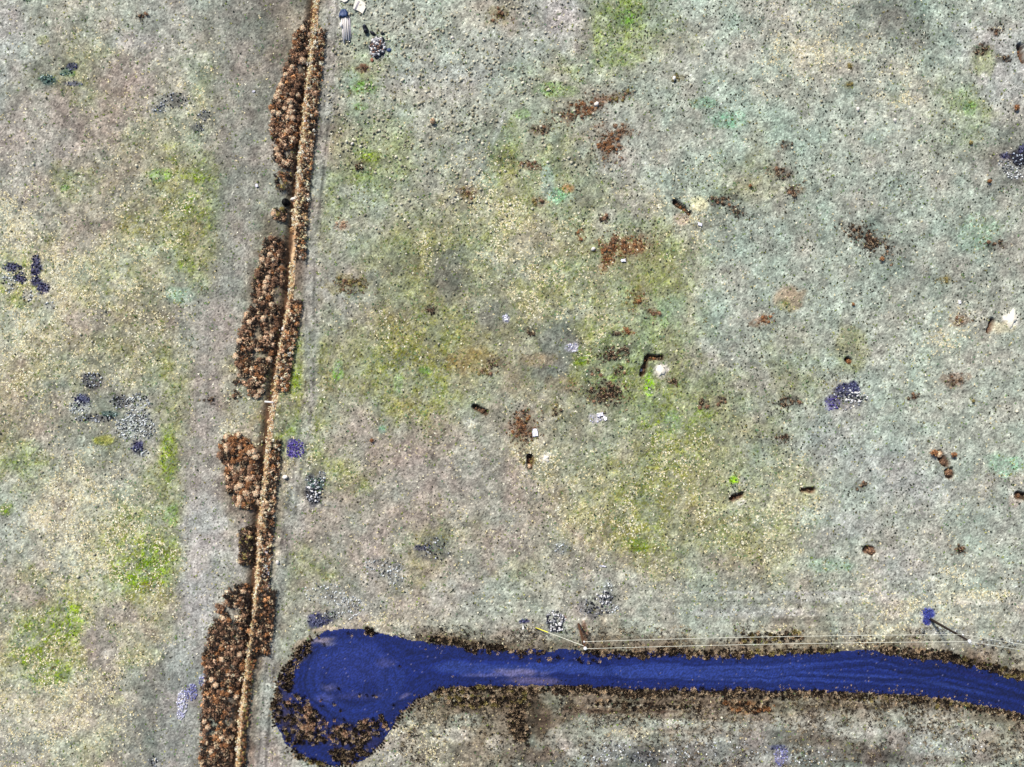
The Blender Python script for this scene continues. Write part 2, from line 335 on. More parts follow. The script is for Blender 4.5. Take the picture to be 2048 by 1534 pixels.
# ------------------------------------------------------------------ relief: ditch, pits, roughness
DITCH = [(634,-60),(632,0),(626,60),(618,140),(610,210),(604,280),(598,340),(592,400),(588,460),(585,520),(578,600),(568,660),(556,720),(548,790),(541,830),(536,880),(530,940),
         (524,1000),(518,1060),(515,1120),(510,1180),(503,1250),(495,1310),(487,1370),(481,1430),(476,1490),(473,1534),(468,1600)]
DW = np.array([P(*p)[:2] for p in DITCH])
def dense(pts, step):
    out = []
    for a, b in zip(pts[:-1], pts[1:]):
        n = max(1, int(np.hypot(*(b - a)) / step))
        for k in range(n): out.append(a + (b - a) * k / n)
    out.append(pts[-1]); return np.array(out)
DD = dense(DW, 0.4)
# signed offset from the ditch line (+ is to the right of it), valid near the ditch: x at a given y
def ditch_off(x, y):
    return x - np.interp(y, DD[::-1, 1], DD[::-1, 0])

PITS = [  # x0,y0,x1,y1,half width,depth
 (1351,404,1380,426,4.6,0.75),(1284,750,1293,722,5,0.75),(1294,716,1322,716,6,0.6),(1060,914,1060,934,6.5,0.8),(1466,998,1484,990,5.5,0.7),(1606,981,1626,981,5.5,0.7),
 (950,815,971,825,5.5,0.7),(1980,660,1986,640,5.5,0.9),(2038,990,2060,996,8,0.8),(1696,719,1700,722,6,0.7),(2040,92,2047,120,6,0.9),(1736,1100,1744,1102,8,0.6),(1880,908,1892,926,8,0.45),(1898,945,1900,950,8,0.45)]
def seg_d(px, py, s):
    x0, y0, x1, y1 = s[:4]
    dx, dy = x1 - x0, y1 - y0
    t = np.clip(((px - x0) * dx + (py - y0) * dy) / (dx * dx + dy * dy), 0, 1)
    return np.hypot(px - x0 - t * dx, py - y0 - t * dy)

ROAD = [(2130,1362),(2048,1357),(2000,1346),(1935,1328),(1880,1318),(1800,1313),(1740,1298),(1660,1302),(1600,1304),(1528,1309),(1400,1309),(1300,1303),(1240,1308),(1150,1301),(1020,1299),
 (980,1299),(920,1293),(850,1284),(800,1274),(760,1264),(715,1256),(680,1257),(645,1265),(612,1284),(588,1308),(570,1338),(556,1365),(549,1395),(546,1428),(556,1455),(570,1490),(600,1512),(640,1527),
 (680,1533),(708,1529),(740,1511),(762,1488),(788,1452),(810,1421),(840,1396),(880,1380),(920,1374),(1020,1373),(1100,1371),(1200,1376),(1300,1381),(1400,1384),(1528,1386),(1600,1382),(1700,1386),
 (1800,1390),(1900,1400),(1990,1418),(2048,1428),(2130,1440)]
RW = dense(np.array([P(*p)[:2] for p in ROAD + ROAD[:1]]), 0.35)[:-1]
RW = RW + 0.35 * np.stack([fbm(RW[:, 0] * 0.8, RW[:, 1] * 0.8, 2, 4) - 0.5, fbm(RW[:, 0] * 0.8 + 50, RW[:, 1] * 0.8, 5, 4) - 0.5], 1) * 2
def road_sd(x, y):
    """signed distance to the road's edge, positive inside"""
    x = np.asarray(x, float); y = np.asarray(y, float); sh = x.shape; x = x.ravel(); y = y.ravel()
    best = np.full(x.shape, 1e9); inside = np.zeros(x.shape, bool)
    a = RW; b = np.roll(RW, -1, 0)
    for (x0, y0), (x1, y1) in zip(a, b):
        dx, dy = x1 - x0, y1 - y0
        t = np.clip(((x - x0) * dx + (y - y0) * dy) / (dx * dx + dy * dy + 1e-12), 0, 1)
        best = np.minimum(best, (x - x0 - t * dx) ** 2 + (y - y0 - t * dy) ** 2)
        c = (y0 > y) != (y1 > y)
        if dy != 0: inside ^= c & (x < dx * (y - y0) / dy + x0)
    d = np.sqrt(best)
    return np.where(inside, d, -d).reshape(sh)

SD = np.full(XX.shape, -50.0)
rj = np.searchsorted(gy, [P(0, 1560)[1], P(0, 1230)[1]]); ri = np.searchsorted(gx, [P(500, 0)[0], P(2140, 0)[0]])
rsl = (slice(rj[0], rj[1]), slice(ri[0], ri[1]))
SD[rsl] = road_sd(XX[rsl], YY[rsl])

ZZ = (fbm(XX * 0.09, YY * 0.09, 2, 3) - 0.5) * 0.5 + (fbm(XX * 0.8, YY * 0.8, 6, 4) - 0.5) * 0.22 + (rng.random(XX.shape) - 0.5) * 0.05
far = sstep(60, 120, np.hypot(XX, YY)); ZZ = ZZ * (1 - far) + far * 0.15 * (fbm(XX * 0.02, YY * 0.02, 1, 3) - 0.5)
flat = sstep(-1.2, 0.1, SD); ZZ = ZZ * (1 - flat) - 0.05 * sstep(-0.6, 0.3, SD)
off = ditch_off(XX, YY)
prof = np.clip(1 - np.abs(off + 0.35) / 0.95, 0, 1); prof = prof * prof * (3 - 2 * prof)
ncore = (np.abs(YY) < 56) & (np.abs(XX) < 70)
ZZ = np.where(ncore, ZZ - 0.55 * prof + 0.12 * np.exp(-((off - 0.9) / 0.5) ** 2), ZZ)
SOILD = np.array([96, 72, 54.])
m = np.where(ncore, np.clip(1 - np.abs(off + 0.55) / 1.0, 0, 1), 0)[..., None] * 0.75
COL = COL * (1 - m) + SOILD * m
STRAW *= 1 - m[..., 0]; GREEN *= 1 - m[..., 0]
for p in PITS:
    d = seg_d(PX, PY, p) + 5.0 * (fbm(XX * 1.1, YY * 1.1, 1, 3) - 0.5)
    k = sstep(p[4] + 1.6, p[4] - 1.6, d)
    ZZ = ZZ - p[5] * k
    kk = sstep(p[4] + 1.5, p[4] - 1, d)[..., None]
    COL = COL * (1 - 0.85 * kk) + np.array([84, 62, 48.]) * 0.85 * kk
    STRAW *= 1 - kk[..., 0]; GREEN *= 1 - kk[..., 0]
# ground turned darker brown in a ragged band along the road
edge_band = sstep(-2.6, -0.4, SD) * (SD < 0.3) * (PX > 830)
edge_tint = np.clip(edge_band * (0.35 + 1.1 * (fbm(XX * 0.5, YY * 0.5, 3, 4) - 0.35)), 0, 1)[..., None]
COL = COL * (1 - 0.8 * edge_tint) + np.array([92, 76, 60.]) * 0.8 * edge_tint

# wheel marks and mowing lines: faint light and dark stripes in the soil's own colour
def stripes(mask, u, v, f, amp, seed):
    n = fbm(u * f, v * 0.05, seed, 3) - 0.5
    return 1 + mask * amp * n
LANE = np.array([(0,455),(150,470),(350,486),(500,466),(620,440),(760,412),(900,402),(1050,405),(1200,392),(1350,368),(1534,350)], float)
lx_ = np.interp(PY, LANE[:, 0], LANE[:, 1])
lm = np.exp(-np.abs((PX - lx_) / (44 + 16 * (fbm(XX * 0.1, YY * 0.1, 3, 3) - .5))) ** 4) * 0.8
lc_ = np.stack([np.interp(PY, [0, 300, 520, 700, 900, 1020, 1120, 1250, 1400, 1534], v) for v in ([142, 138, 150, 152, 155, 172, 174, 166, 150, 148], [138, 135, 147, 146, 148, 171, 172, 165, 149, 146], [128, 126, 140, 138, 142, 166, 168, 160, 144, 140])], 2) + 14 * (fbm(XX * 0.08, YY * 0.05, 2, 3) - .5)[..., None]
COL = COL * (1 - lm[..., None]) + lc_ * lm[..., None]
STRAW *= 1 - lm; GREEN *= 1 - 0.8 * lm
rx2 = np.interp(PY, [0, 200, 500, 800, 1000, 1250, 1534], [668, 655, 622, 618, 585, 545, 525])
lm2 = np.exp(-np.abs((PX - rx2) / 15) ** 4) * 0.65
COL = COL * (1 - lm2[..., None]) + np.array([164, 163, 156.]) * lm2[..., None]
STRAW *= 1 - lm2; GREEN *= 1 - lm2
COL = COL * (1 - 0.28 * np.exp(-((PX - rx2 - 7) / 3.0) ** 2) * (fbm(XX, YY * 0.7, 2, 3) > 0.45) - 0.2 * np.exp(-((PX - rx2 + 8) / 3.0) ** 2) * (fbm(XX, YY * 0.7, 4, 3) > 0.5))[..., None]
lane = lm
COL = COL * stripes(lane, XX, YY, 3.0, 0.28, 2)[..., None]
lane2 = np.exp(-((off - 3.0) / 1.3) ** 2)
COL = COL * stripes(lane2, off, YY, 3.0, 0.35, 3)[..., None]
low = sstep(1130, 1230, PY) * (PX > 700) * (SD < 0)
COL = COL * stripes(low, YY, XX, 2.5, 0.4, 4)[..., None]
arc = np.hypot(PX - 760, PY - 620) * S
COL = COL * stripes(((PX > 640) & (PX < 1050) & (PY < 420)) * 0.8, arc, XX, 2.2, 0.25, 5)[..., None]
diag = (PX * 0.8 - PY * 0.55) * S
COL = COL * stripes(((PX < 520) & (PY < 560)) * 0.9, diag, YY + XX, 1.2, 0.25, 6)[..., None]
# cover is broken into specks: each spot of ground shows either bare grey soil or the local growth
BASEC = np.array([162, 164, 154.])
lum = COL.mean(2, keepdims=True)
bare = BASEC * (0.6 + 0.4 * lum / 160.0)
grain = rng.gamma(2.0, 1 / 2.0, XX.shape) * (0.45 + 1.3 * sstep(0.3, 0.72, fbm(XX * 1.3, YY * 1.3, 7, 4)))
ndark = np.clip((lum[..., 0] - 88) / 30, 0, 1)
veg = np.clip(STRAW * 0.5 + GREEN * 1.1, 0, 1)
calm = 0.62 + 0.5 * fbm(XX * 0.5, YY * 0.5, 3, 4)
rag_ = 0.25 + 1.5 * sstep(0.34, 0.64, 0.6 * fbm(XX * 0.28, YY * 0.28, 6, 4) + 0.4 * fbm(XX * 1.1, YY * 1.1, 2, 3))
STRAW *= 0.4 + 0.6 * rag_; GREEN *= 0.3 + 0.7 * rag_
gain = 1 + ((np.clip(grain * (0.3 + 0.7 * rag_), 0.15, 2.2) * veg + calm * (1 - veg)) - 1) * ndark
gain = np.where((PX < -200) | (PX > 2250), 0.8, gain)
COL = bare + (COL - bare) * gain[..., None]
# patchy mottling and fine specks of litter and bare soil
mot = fbm(XX * 0.7, YY * 0.7, 0, 5) - 0.5
COL = COL * (1 + 0.45 * mot)[..., None]
tint = (fbm(XX * 0.35, YY * 0.35, 6, 4) - 0.5)[..., None]
COL = COL + tint * np.array([16, -6, -4.]) * 1.0
half = fbm(XX * 2.3, YY * 2.3, 4, 3) - 0.5
COL = COL * (1 + 0.5 * half * (1 - 0.6 * lm))[..., None]
sp = rng.random(XX.shape)
spk_ = rng.random(XX.shape)
COL = COL * np.where(spk_ < 0.03, 0.55, np.where(spk_ > 0.97, 1.2, 1.0))[..., None]
COL = COL * (1 + (sp - 0.5) * 0.32)[..., None]
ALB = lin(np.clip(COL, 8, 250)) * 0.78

heightcore = ZZ
def ground_z(x, y):
    x = np.asarray(x, float); y = np.asarray(y, float)
    i = np.clip(np.searchsorted(gx, x) - 1, 0, len(gx) - 2); j = np.clip(np.searchsorted(gy, y) - 1, 0, len(gy) - 2)
    tx = (x - gx[i]) / (gx[i + 1] - gx[i]); ty = (y - gy[j]) / (gy[j + 1] - gy[j])
    return ZZ[j, i] * (1 - tx) * (1 - ty) + ZZ[j, i + 1] * tx * (1 - ty) + ZZ[j + 1, i] * (1 - tx) * ty + ZZ[j + 1, i + 1] * tx * ty
def gsample(A, x, y):
    i = np.clip(np.searchsorted(gx, x), 0, len(gx) - 1); j = np.clip(np.searchsorted(gy, y), 0, len(gy) - 1)
    return A[j, i]

ny, nx = XX.shape
V = np.stack([XX.ravel(), YY.ravel(), ZZ.ravel()], 1)
q = (np.arange(ny - 1)[:, None] * nx + np.arange(nx - 1)[None, :]).ravel()
F = np.stack([q, q + 1, q + nx + 1, q + nx], 1)

def ground_material():
    m = bpy.data.materials.new('field_soil'); m.use_nodes = True
    t = m.node_tree; b = t.nodes['Principled BSDF']; b.inputs['Roughness'].default_value = 0.95; b.inputs['Specular IOR Level'].default_value = 0.1
    a = t.nodes.new('ShaderNodeAttribute'); a.attribute_name = 'Col'
    tc = t.nodes.new('ShaderNodeTexCoord')
    def noise(sc, det=4, rough=0.75):
        n = t.nodes.new('ShaderNodeTexNoise'); n.inputs['Scale'].default_value = sc; n.inputs['Detail'].default_value = det; n.inputs['Roughness'].default_value = rough
        t.links.new(tc.outputs['Object'], n.inputs['Vector']); return n
    def rng_(n, lo, hi, fm=0.3, fM=0.7):
        r = t.nodes.new('ShaderNodeMapRange'); r.inputs['From Min'].default_value = fm; r.inputs['From Max'].default_value = fM
        r.inputs['To Min'].default_value = lo; r.inputs['To Max'].default_value = hi
        t.links.new(n.outputs['Fac'], r.inputs['Value']); return r
    n1 = noise(3.6); r1 = rng_(n1, 0.58, 1.4)
    n2 = noise(9.0, 3); r2 = rng_(n2, 0.58, 1.5)
    mu = t.nodes.new('ShaderNodeMath'); mu.operation = 'MULTIPLY'
    t.links.new(r1.outputs[0], mu.inputs[0]); t.links.new(r2.outputs[0], mu.inputs[1])
    vm = t.nodes.new('ShaderNodeVectorMath'); vm.operation = 'SCALE'
    t.links.new(a.outputs['Color'], vm.inputs[0]); t.links.new(mu.outputs[0], vm.inputs['Scale'])
    t.links.new(vm.outputs[0], b.inputs['Base Color'])
    bp = t.nodes.new('ShaderNodeBump'); bp.inputs['Strength'].default_value = 0.6; bp.inputs['Distance'].default_value = 0.06
    t.links.new(n1.outputs['Fac'], bp.inputs['Height']); t.links.new(bp.outputs[0], b.inputs['Normal'])
    return m
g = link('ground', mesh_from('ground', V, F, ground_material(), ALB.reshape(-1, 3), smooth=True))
tag(g, 'dry patchy field with grey soil, dead grass and green growth', kind='structure')

# ------------------------------------------------------------------ road of dark blue crushed stone
RS = 0.14
rx_ = np.arange(P(540, 0)[0], P(2125, 0)[0], RS); ry_ = np.arange(P(0, 1540)[1], P(0, 1250)[1], RS)
RX, RY = np.meshgrid(rx_, ry_)
rsd = road_sd(RX, RY)
keep = rsd > -0.05
rpx = RX / S + 1024; rpy = 767 - RY / S
blue = np.zeros(RX.shape + (3,)); blue[:] = (21, 36, 96)
bulb = np.hypot((rpx - 705) / 1.25, rpy - 1362) * S
mixb = sstep(920, 760, rpx)
rsdo = rsd; rsd = rsd * (1 - mixb) + (6.5 - bulb) * mixb + (0.18 + 2.5 * mixb) * (fbm(RX * 0.16, RY * 0.16, 1, 4) - 0.5)
st = fbm(rsd * 2.6, RX * 0.05 + RY * 0.05, 3, 4) - 0.5
st2 = fbm(rsd * 7, RX * 0.12 + RY * 0.1, 5, 2) - 0.5
pk = sstep(0.2, 1.4, rsdo)
blue = blue * (1 + ((0.6 - 0.1 * mixb) * st + 0.4 * st2) * pk)[..., None]
light = np.clip(sstep(0.5, 0.66, fbm(rsd * 1.7 + 3, RX * 0.03, 1, 3)) * pk * (0.7 - 0.5 * mixb), 0, 1)[..., None]
rsd = rsdo
blue = blue * (1 - light) + np.array([50, 70, 142.]) * light
def rblob(x, y, rx, ry, col, al, ang=0):
    global blue
    a = math.radians(ang); dx = rpx - x; dy = rpy - y
    u = dx * math.cos(a) + dy * math.sin(a); v = -dx * math.sin(a) + dy * math.cos(a)
    d = np.sqrt((u / rx) ** 2 + (v / ry) ** 2) + 1.0 * (fbm(RX * 0.9, RY * 1.6, 4, 4) - 0.5)
    k = sstep(1.2, 0.3, d)[..., None] * al
    blue = blue * (1 - k) + np.array(col, float) * k
for b in [(1040,1345,70,9,(150,135,160),.6),(1065,1362,70,10,(128,112,140),.6),(975,1350,50,5,(130,125,165),.5),(645,1280,30,7,(175,155,150),.7,-8),(655,1288,16,6,(190,170,150),.5),(700,1330,90,60,(52,66,140),.45),(770,1325,26,14,(90,85,130),.4),
          (660,1375,26,10,(120,110,140),.45),(810,1392,14,6,(140,125,160),.5,-25),(720,1392,60,9,(80,75,120),.35),(650,1395,26,14,(105,105,165),.4),(570,1400,20,60,(70,60,80),.5),(600,1450,50,40,(58,46,56),.6),(710,1480,70,36,(52,42,60),.5),
          (1300,1330,90,8,(40,60,135),.4),(1500,1335,200,5,(52,72,150),.4),(1700,1350,150,4,(56,78,155),.4,3),(1900,1372,100,5,(56,78,155),.4,12),(1170,1380,60,6,(60,44,66),.5),(1950,1350,60,6,(40,40,110),.4,14),(610,1310,30,12,(75,62,66),.5,-45)]:
    rblob(*b)
blue = blue * (1 + (rng.random(RX.shape) - 0.5) * 0.5)[..., None]
spk = (rng.random(RX.shape) < 0.004)
blue[spk] = (112, 112, 150)
idx = -np.ones(RX.shape, int); idx[keep] = np.arange(keep.sum())
qq = keep[:-1, :-1] & keep[1:, :-1] & keep[:-1, 1:] & keep[1:, 1:]
Fr = np.stack([idx[:-1, :-1][qq], idx[:-1, 1:][qq], idx[1:, 1:][qq], idx[1:, :-1][qq]], 1)
zr = 0.02 + 0.03 * (fbm(RX * 1.5, RY * 1.5, 2, 3) - 0.5) * 0.5 - 0.045 * sstep(0.35, -0.05, rsd)
Vr = np.stack([RX[keep], RY[keep], zr[keep]], 1)
mroad = material('blue_crushed_stone', attr=True, rough=0.8, nscale=7, namt=0.35, bump=0.5, spec=0.25)
rd = link('road', mesh_from('road', Vr, Fr, mroad, (lin(np.clip(blue, 5, 250)) * 0.78)[keep]))
tag(rd, 'dark blue gravel road ending in a round turning place', kind='structure')

# ------------------------------------------------------------------ ditch lining (pale straw and silt along its right bank)
nd = 9
DT = dense(DW, 0.18)
dv = []; dc = []
for i, p in enumerate(DT):
    for k in range(nd):
        o_ = -0.75 + 1.35 * k / (nd - 1) + 0.1 * (vnoise(i * 0.6, k * 3.0, 1) - 0.5)
        x = p[0] + o_; y = p[1]
        dv.append((x, y, float(ground_z(x, y)) + (0.05 if 0 < k < nd - 1 else -0.03)))
        e = vnoise(i * 0.5, k * 0.7, 2) * 0.6 + vnoise(i * 1.7, k * 1.1, 3) * 0.4
        pale = 0.5 + 0.5 * math.tanh((o_ + 0.25 + 0.5 * (vnoise(i * 0.12, 0.3, 4) - 0.5)) * 6)
        a = np.array((100, 74, 54.)) * (0.7 + 0.6 * e); b_ = np.array((238, 204, 164.)) * (0.55 + 0.75 * e)
        dc.append(a * (1 - pale) + b_ * pale)
nn = len(DT); q = (np.arange(nn - 1)[:, None] * nd + np.arange(nd - 1)[None, :]).ravel()
dt = link('ditch', mesh_from('ditch', np.array(dv), np.stack([q, q + nd, q + nd + 1, q + 1], 1)[:, ::-1], material('ditch_silt', attr=True, nscale=6, namt=0.35, bump=0.5), lin(np.clip(dc, 5, 250)) * 0.8, smooth=True))
tag(dt, 'narrow straw-filled irrigation ditch', kind='structure')

# ------------------------------------------------------------------ plant templates
def blades(n, r, h, wd, up=0.5, droop=0.3, seed=0):
    """n narrow leaves leaning out of one root"""
    R = np.random.default_rng(seed); V = []; F = []; B = []
    for i in range(n):
        a = R.random() * 6.283; rr = r * (0.45 + 0.55 * R.random()); hh = h * (0.4 + 0.6 * R.random())
        d = np.array([math.cos(a), math.sin(a)]); pr = np.array([-d[1], d[0]]); ww = wd * (0.6 + 0.8 * R.random())
        b0 = d * r * 0.12 * R.random(); mid = d * rr * 0.6; tip = d * rr
        k = len(V)
        V += [(*(b0 - pr * ww * .5), 0), (*(b0 + pr * ww * .5), 0), (*(mid + pr * ww * .6), hh), (*(mid - pr * ww * .6), hh), (*tip, hh * (1 - droop))]
        F += [(k, k + 1, k + 2), (k, k + 2, k + 3), (k + 3, k + 2, k + 4)]
        B += [R.random()] * 5
    return np.array(V), np.array(F), np.array(B)

def twigball(n, flat=0.8, wd=0.1, seed=0, rad=(0.55, 1.0)):
    """rounded ball of crooked dry twigs: short bent ribbons through the ball's volume"""
    R = np.random.default_rng(seed); V = []; F = []; B = []
    for i in range(n):
        v = R.normal(size=3); v /= np.linalg.norm(v)
        if v[2] < -0.55: v[2] *= -1
        r0 = R.uniform(*rad); p = v * r0
        tng = np.cross(v, R.normal(size=3)); tng /= np.linalg.norm(tng) + 1e-9
        tng = tng * 0.75 + v * R.uniform(-0.5, 0.5); tng /= np.linalg.norm(tng)
        sd_ = np.cross(tng, v + 0.6 * R.normal(size=3)); sd_ /= np.linalg.norm(sd_) + 1e-9
        L = R.uniform(0.22, 0.5); w_ = wd * R.uniform(0.6, 1.4)
        bend = -v * 0.18 * L / 0.3
        k = len(V)
        for s_, f_ in ((-1, 0.6), (0, 1.0), (1, 0.25)):
            c = p + tng * L * s_ * 0.5 + bend * abs(s_)
            V += [c - sd_ * w_ * f_ * .5, c + sd_ * w_ * f_ * .5]
        F += [(k, k + 1, k + 3, k + 2), (k + 2, k + 3, k + 5, k + 4)]
        B += [R.random()] * 6
    for i in range(n // 5):                          # main stems out of the root
        v = R.normal(size=3); v[2] = abs(v[2]); v /= np.linalg.norm(v); s_ = np.cross(v, R.normal(size=3)); s_ /= np.linalg.norm(s_)
        k = len(V); b0 = np.array([0, 0, -0.75])
        V += [b0 - s_ * .05, b0 + s_ * .05, v * .8 + s_ * .03, v * .8 - s_ * .03]; F += [(k, k + 1, k + 2, k + 3)]; B += [R.random()] * 4
    V = np.array(V); V[:, 2] = (V[:, 2] + 0.82) * flat
    return V, np.array(F), np.array(B)

def spray(n, r, h, wd, seed=0):
    """upright dead weed: stiff branched stalks fanning out of a root"""
    R = np.random.default_rng(seed); V = []; F = []; B = []
    for i in range(n):
        a = R.random() * 6.283; ln = R.random() ** 0.6
        d = np.array([math.cos(a) * ln * r, math.sin(a) * ln * r, h * (1.05 - 0.55 * ln * ln) * R.uniform(.7, 1.05)])
        b0 = d * R.uniform(0.0, 0.45); s_ = np.cross(d, R.normal(size=3)); s_ /= np.linalg.norm(s_); ww = wd * R.uniform(.5, 1.4)
        m_ = b0 + (d - b0) * .55 + R.normal(size=3) * .04
        k = len(V); c = R.random()
        V += [b0 - s_ * ww * .3, b0 + s_ * ww * .3, m_ + s_ * ww * .5, m_ - s_ * ww * .5, d + s_ * ww * .25, d - s_ * ww * .25]
        F += [(k, k + 1, k + 2, k + 3), (k + 3, k + 2, k + 4, k + 5)]; B += [c] * 6
    return np.array(V), np.array(F), np.array(B)

def stone(seed, flat=0.7):
    R = np.random.default_rng(seed)
    t = (1 + 5 ** .5) / 2
    v = np.array([(-1, t, 0), (1, t, 0), (-1, -t, 0), (1, -t, 0), (0, -1, t), (0, 1, t), (0, -1, -t), (0, 1, -t), (t, 0, -1), (t, 0, 1), (-t, 0, -1), (-t, 0, 1)], float)
    v /= np.linalg.norm(v[0]); v *= R.uniform(.7, 1.15, (12, 1)); v *= np.array([1, R.uniform(.65, 1), flat])
    f = np.array([(0, 11, 5), (0, 5, 1), (0, 1, 7), (0, 7, 10), (0, 10, 11), (1, 5, 9), (5, 11, 4), (11, 10, 2), (10, 7, 6), (7, 1, 8), (3, 9, 4), (3, 4, 2), (3, 2, 6), (3, 6, 8), (3, 8, 9), (4, 9, 5), (2, 4, 11), (6, 2, 10), (8, 6, 7), (9, 8, 1)])
    return v, f, R.random(12)

def scatter(name, tmpl, x, y, sc, cols, mat, dz=0.0, jit=0.35, zs=None):
    """many copies of the templates baked into one mesh (for cover nobody could count)"""
    n = len(x); z = ground_z(x, y) + dz
    ang = rng.random(n) * 6.283; which = rng.integers(0, len(tmpl), n)
    Vs = []; Fs = []; Cs = []; base = 0
    for k, (tv, tf, tb) in enumerate(tmpl):
        s = which == k; c = s.sum()
        if not c: continue
        ca, sa = np.cos(ang[s])[:, None], np.sin(ang[s])[:, None]
        vx = (tv[None, :, 0] * ca - tv[None, :, 1] * sa) * sc[s][:, None] + x[s][:, None]
        vy = (tv[None, :, 0] * sa + tv[None, :, 1] * ca) * sc[s][:, None] + y[s][:, None]
        vz = tv[None, :, 2] * (sc[s] if zs is None else sc[s] * zs[s])[:, None] + z[s][:, None]
        Vs.append(np.stack([vx, vy, vz], 2).reshape(-1, 3))
        Fs.append((tf[None] + (base + np.arange(c) * len(tv))[:, None, None]).reshape(-1, tf.shape[1])); base += c * len(tv)
        Cs.append((cols[s][:, None, :] * (1 + jit * 2 * (tb[None, :, None] - 0.5))).reshape(-1, 3))
    me = mesh_from(name, np.concatenate(Vs), np.concatenate(Fs), mat, np.clip(np.concatenate(Cs), 0.004, 0.9))
    return link(name, me)

def pick(cols, n):
    c = lin(np.array(cols))[rng.integers(0, len(cols), n)] * 0.8
    return c * rng.uniform(0.75, 1.25, (n, 1))

mplant = material('dry_plant', attr=True, rough=0.9, nscale=3, namt=0.15, spec=0.05)
mstone = material('stone', attr=True, rough=0.85, nscale=12, namt=0.25, spec=0.2)

def sample_density(n_try, dens):
    """random points in the photographed area kept with probability dens(x, y, plan x, plan y)"""
    x = rng.uniform(-67, 67, n_try); y = rng.uniform(-51, 51, n_try)
    px = x / S + 1024; py = 767 - y / S
    k = (rng.random(n_try) < dens(x, y, px, py)) & (gsample(SD, x, y) < 0.05) & (np.abs(ditch_off(x, y)) > 0.5)
    return x[k], y[k]

# ------------------------------------------------------------------ ground cover nobody could count
leaf = [blades(9, 1.0, 0.5, 0.6, seed=s) for s in range(5)]
fine = [blades(6, 1.0, 0.5, 0.22, seed=s + 20) for s in range(5)]
lying = [blades(7, 1.0, 0.22, 0.3, seed=s + 40) for s in range(5)]
x, y = sample_density(300000, lambda x, y, px, py: np.clip(gsample(STRAW, x, y) ** 1.3 * 2.6 * sstep(0.36, 0.6, fbm(x * 0.8, y * 0.8, 2, 4)), 0, 1) * 0.9 + 0.014)
o = scatter('dry_grass', lying, x, y, 0.08 + 0.17 * rng.random(len(x)) ** 1.3, pick([(244, 234, 198), (236, 222, 178), (246, 240, 216), (220, 206, 158)], len(x)), mplant, jit=0.2)
tag(o, 'pale cream dead grass tufts over the field', kind='stuff')
x, y = sample_density(170000, lambda x, y, px, py: np.clip(gsample(GREEN, x, y) * (0.35 + fbm(x * 0.9, y * 0.9, 3, 3)), 0, 1) * 0.6 + 0.07)
o = scatter('green_grass', fine, x, y, rng.uniform(0.1, 0.26, len(x)), pick([(124, 146, 66), (146, 160, 78), (108, 130, 62), (170, 172, 106), (134, 124, 70), (122, 154, 106), (112, 146, 112)], len(x)), mplant)
tag(o, 'short green grass tufts over the field', kind='stuff')
def sprout_d(x, y, px, py):
    r = sstep(1030, 1300, px) * (1 - sstep(1180, 1260, py))
    mid = sstep(600, 680, px) * (1 - sstep(1030, 1300, px)) * 0.45
    left = (1 - sstep(420, 600, px)) * 0.12
    return (r + mid + left) * (0.05 + sstep(0.38, 0.66, 0.55 * fbm(x * 0.22, y * 0.22, 1, 4) + 0.45 * fbm(x * 1.1, y * 1.1, 4, 3)) * 0.8)
x, y = sample_density(95000, sprout_d)
o = scatter('weed_seedlings', leaf, x, y, 0.045 + 0.13 * rng.random(len(x)) ** 3, pick([(58, 66, 54), (68, 74, 62), (46, 56, 50), (72, 68, 56)], len(x)), mplant)
tag(o, 'small dark weed seedlings dotted over the field', kind='stuff')
def clod_d(x, y, px, py):
    a = np.exp(-((px - 850) / 260) ** 2 - ((py - 160) / 210) ** 2) * sstep(640, 670, px)
    return np.clip(a * 1.6 * sstep(0.3, 0.65, fbm(x * 0.5, y * 0.5, 4, 4)), 0, 1) * 0.42 + 0.004
x, y = sample_density(95000, clod_d)
o = scatter('soil_clods', [stone(s, 0.8) for s in range(40, 46)], x, y, 0.06 + 0.2 * rng.random(len(x)) ** 1.5, pick([(196, 190, 166), (178, 172, 148), (214, 208, 186), (150, 144, 122)], len(x)), mstone, dz=0.04, jit=0.1)
tag(o, 'pale soil clods and stubble lumps on the field', kind='stuff')
# litter of dark and tan stalks along the road
def litter_d(x, y, px, py):
    s = gsample(SD, x, y)
    a = sstep(-5.5, -0.8, s) * (px > 800) * (py > 1250) + 0.6 * sstep(1395, 1420, py) * (px > 820)
    return np.clip(a * (fbm(x * 0.45, y * 0.45, 5, 4) * 3.2 - 1.1), 0, 1) * 0.85
x, y = sample_density(190000, litter_d)
o = scatter('roadside_litter', [spray(9, 1.0, 0.9, 0.2, seed=s) for s in range(5)], x, y, rng.uniform(0.15, 0.32, len(x)),
            pick([(72, 60, 46), (52, 44, 38), (196, 180, 150), (120, 104, 82), (40, 35, 32), (60, 50, 42)], len(x)), mplant)
tag(o, 'brown and straw weed litter along the road', kind='stuff')

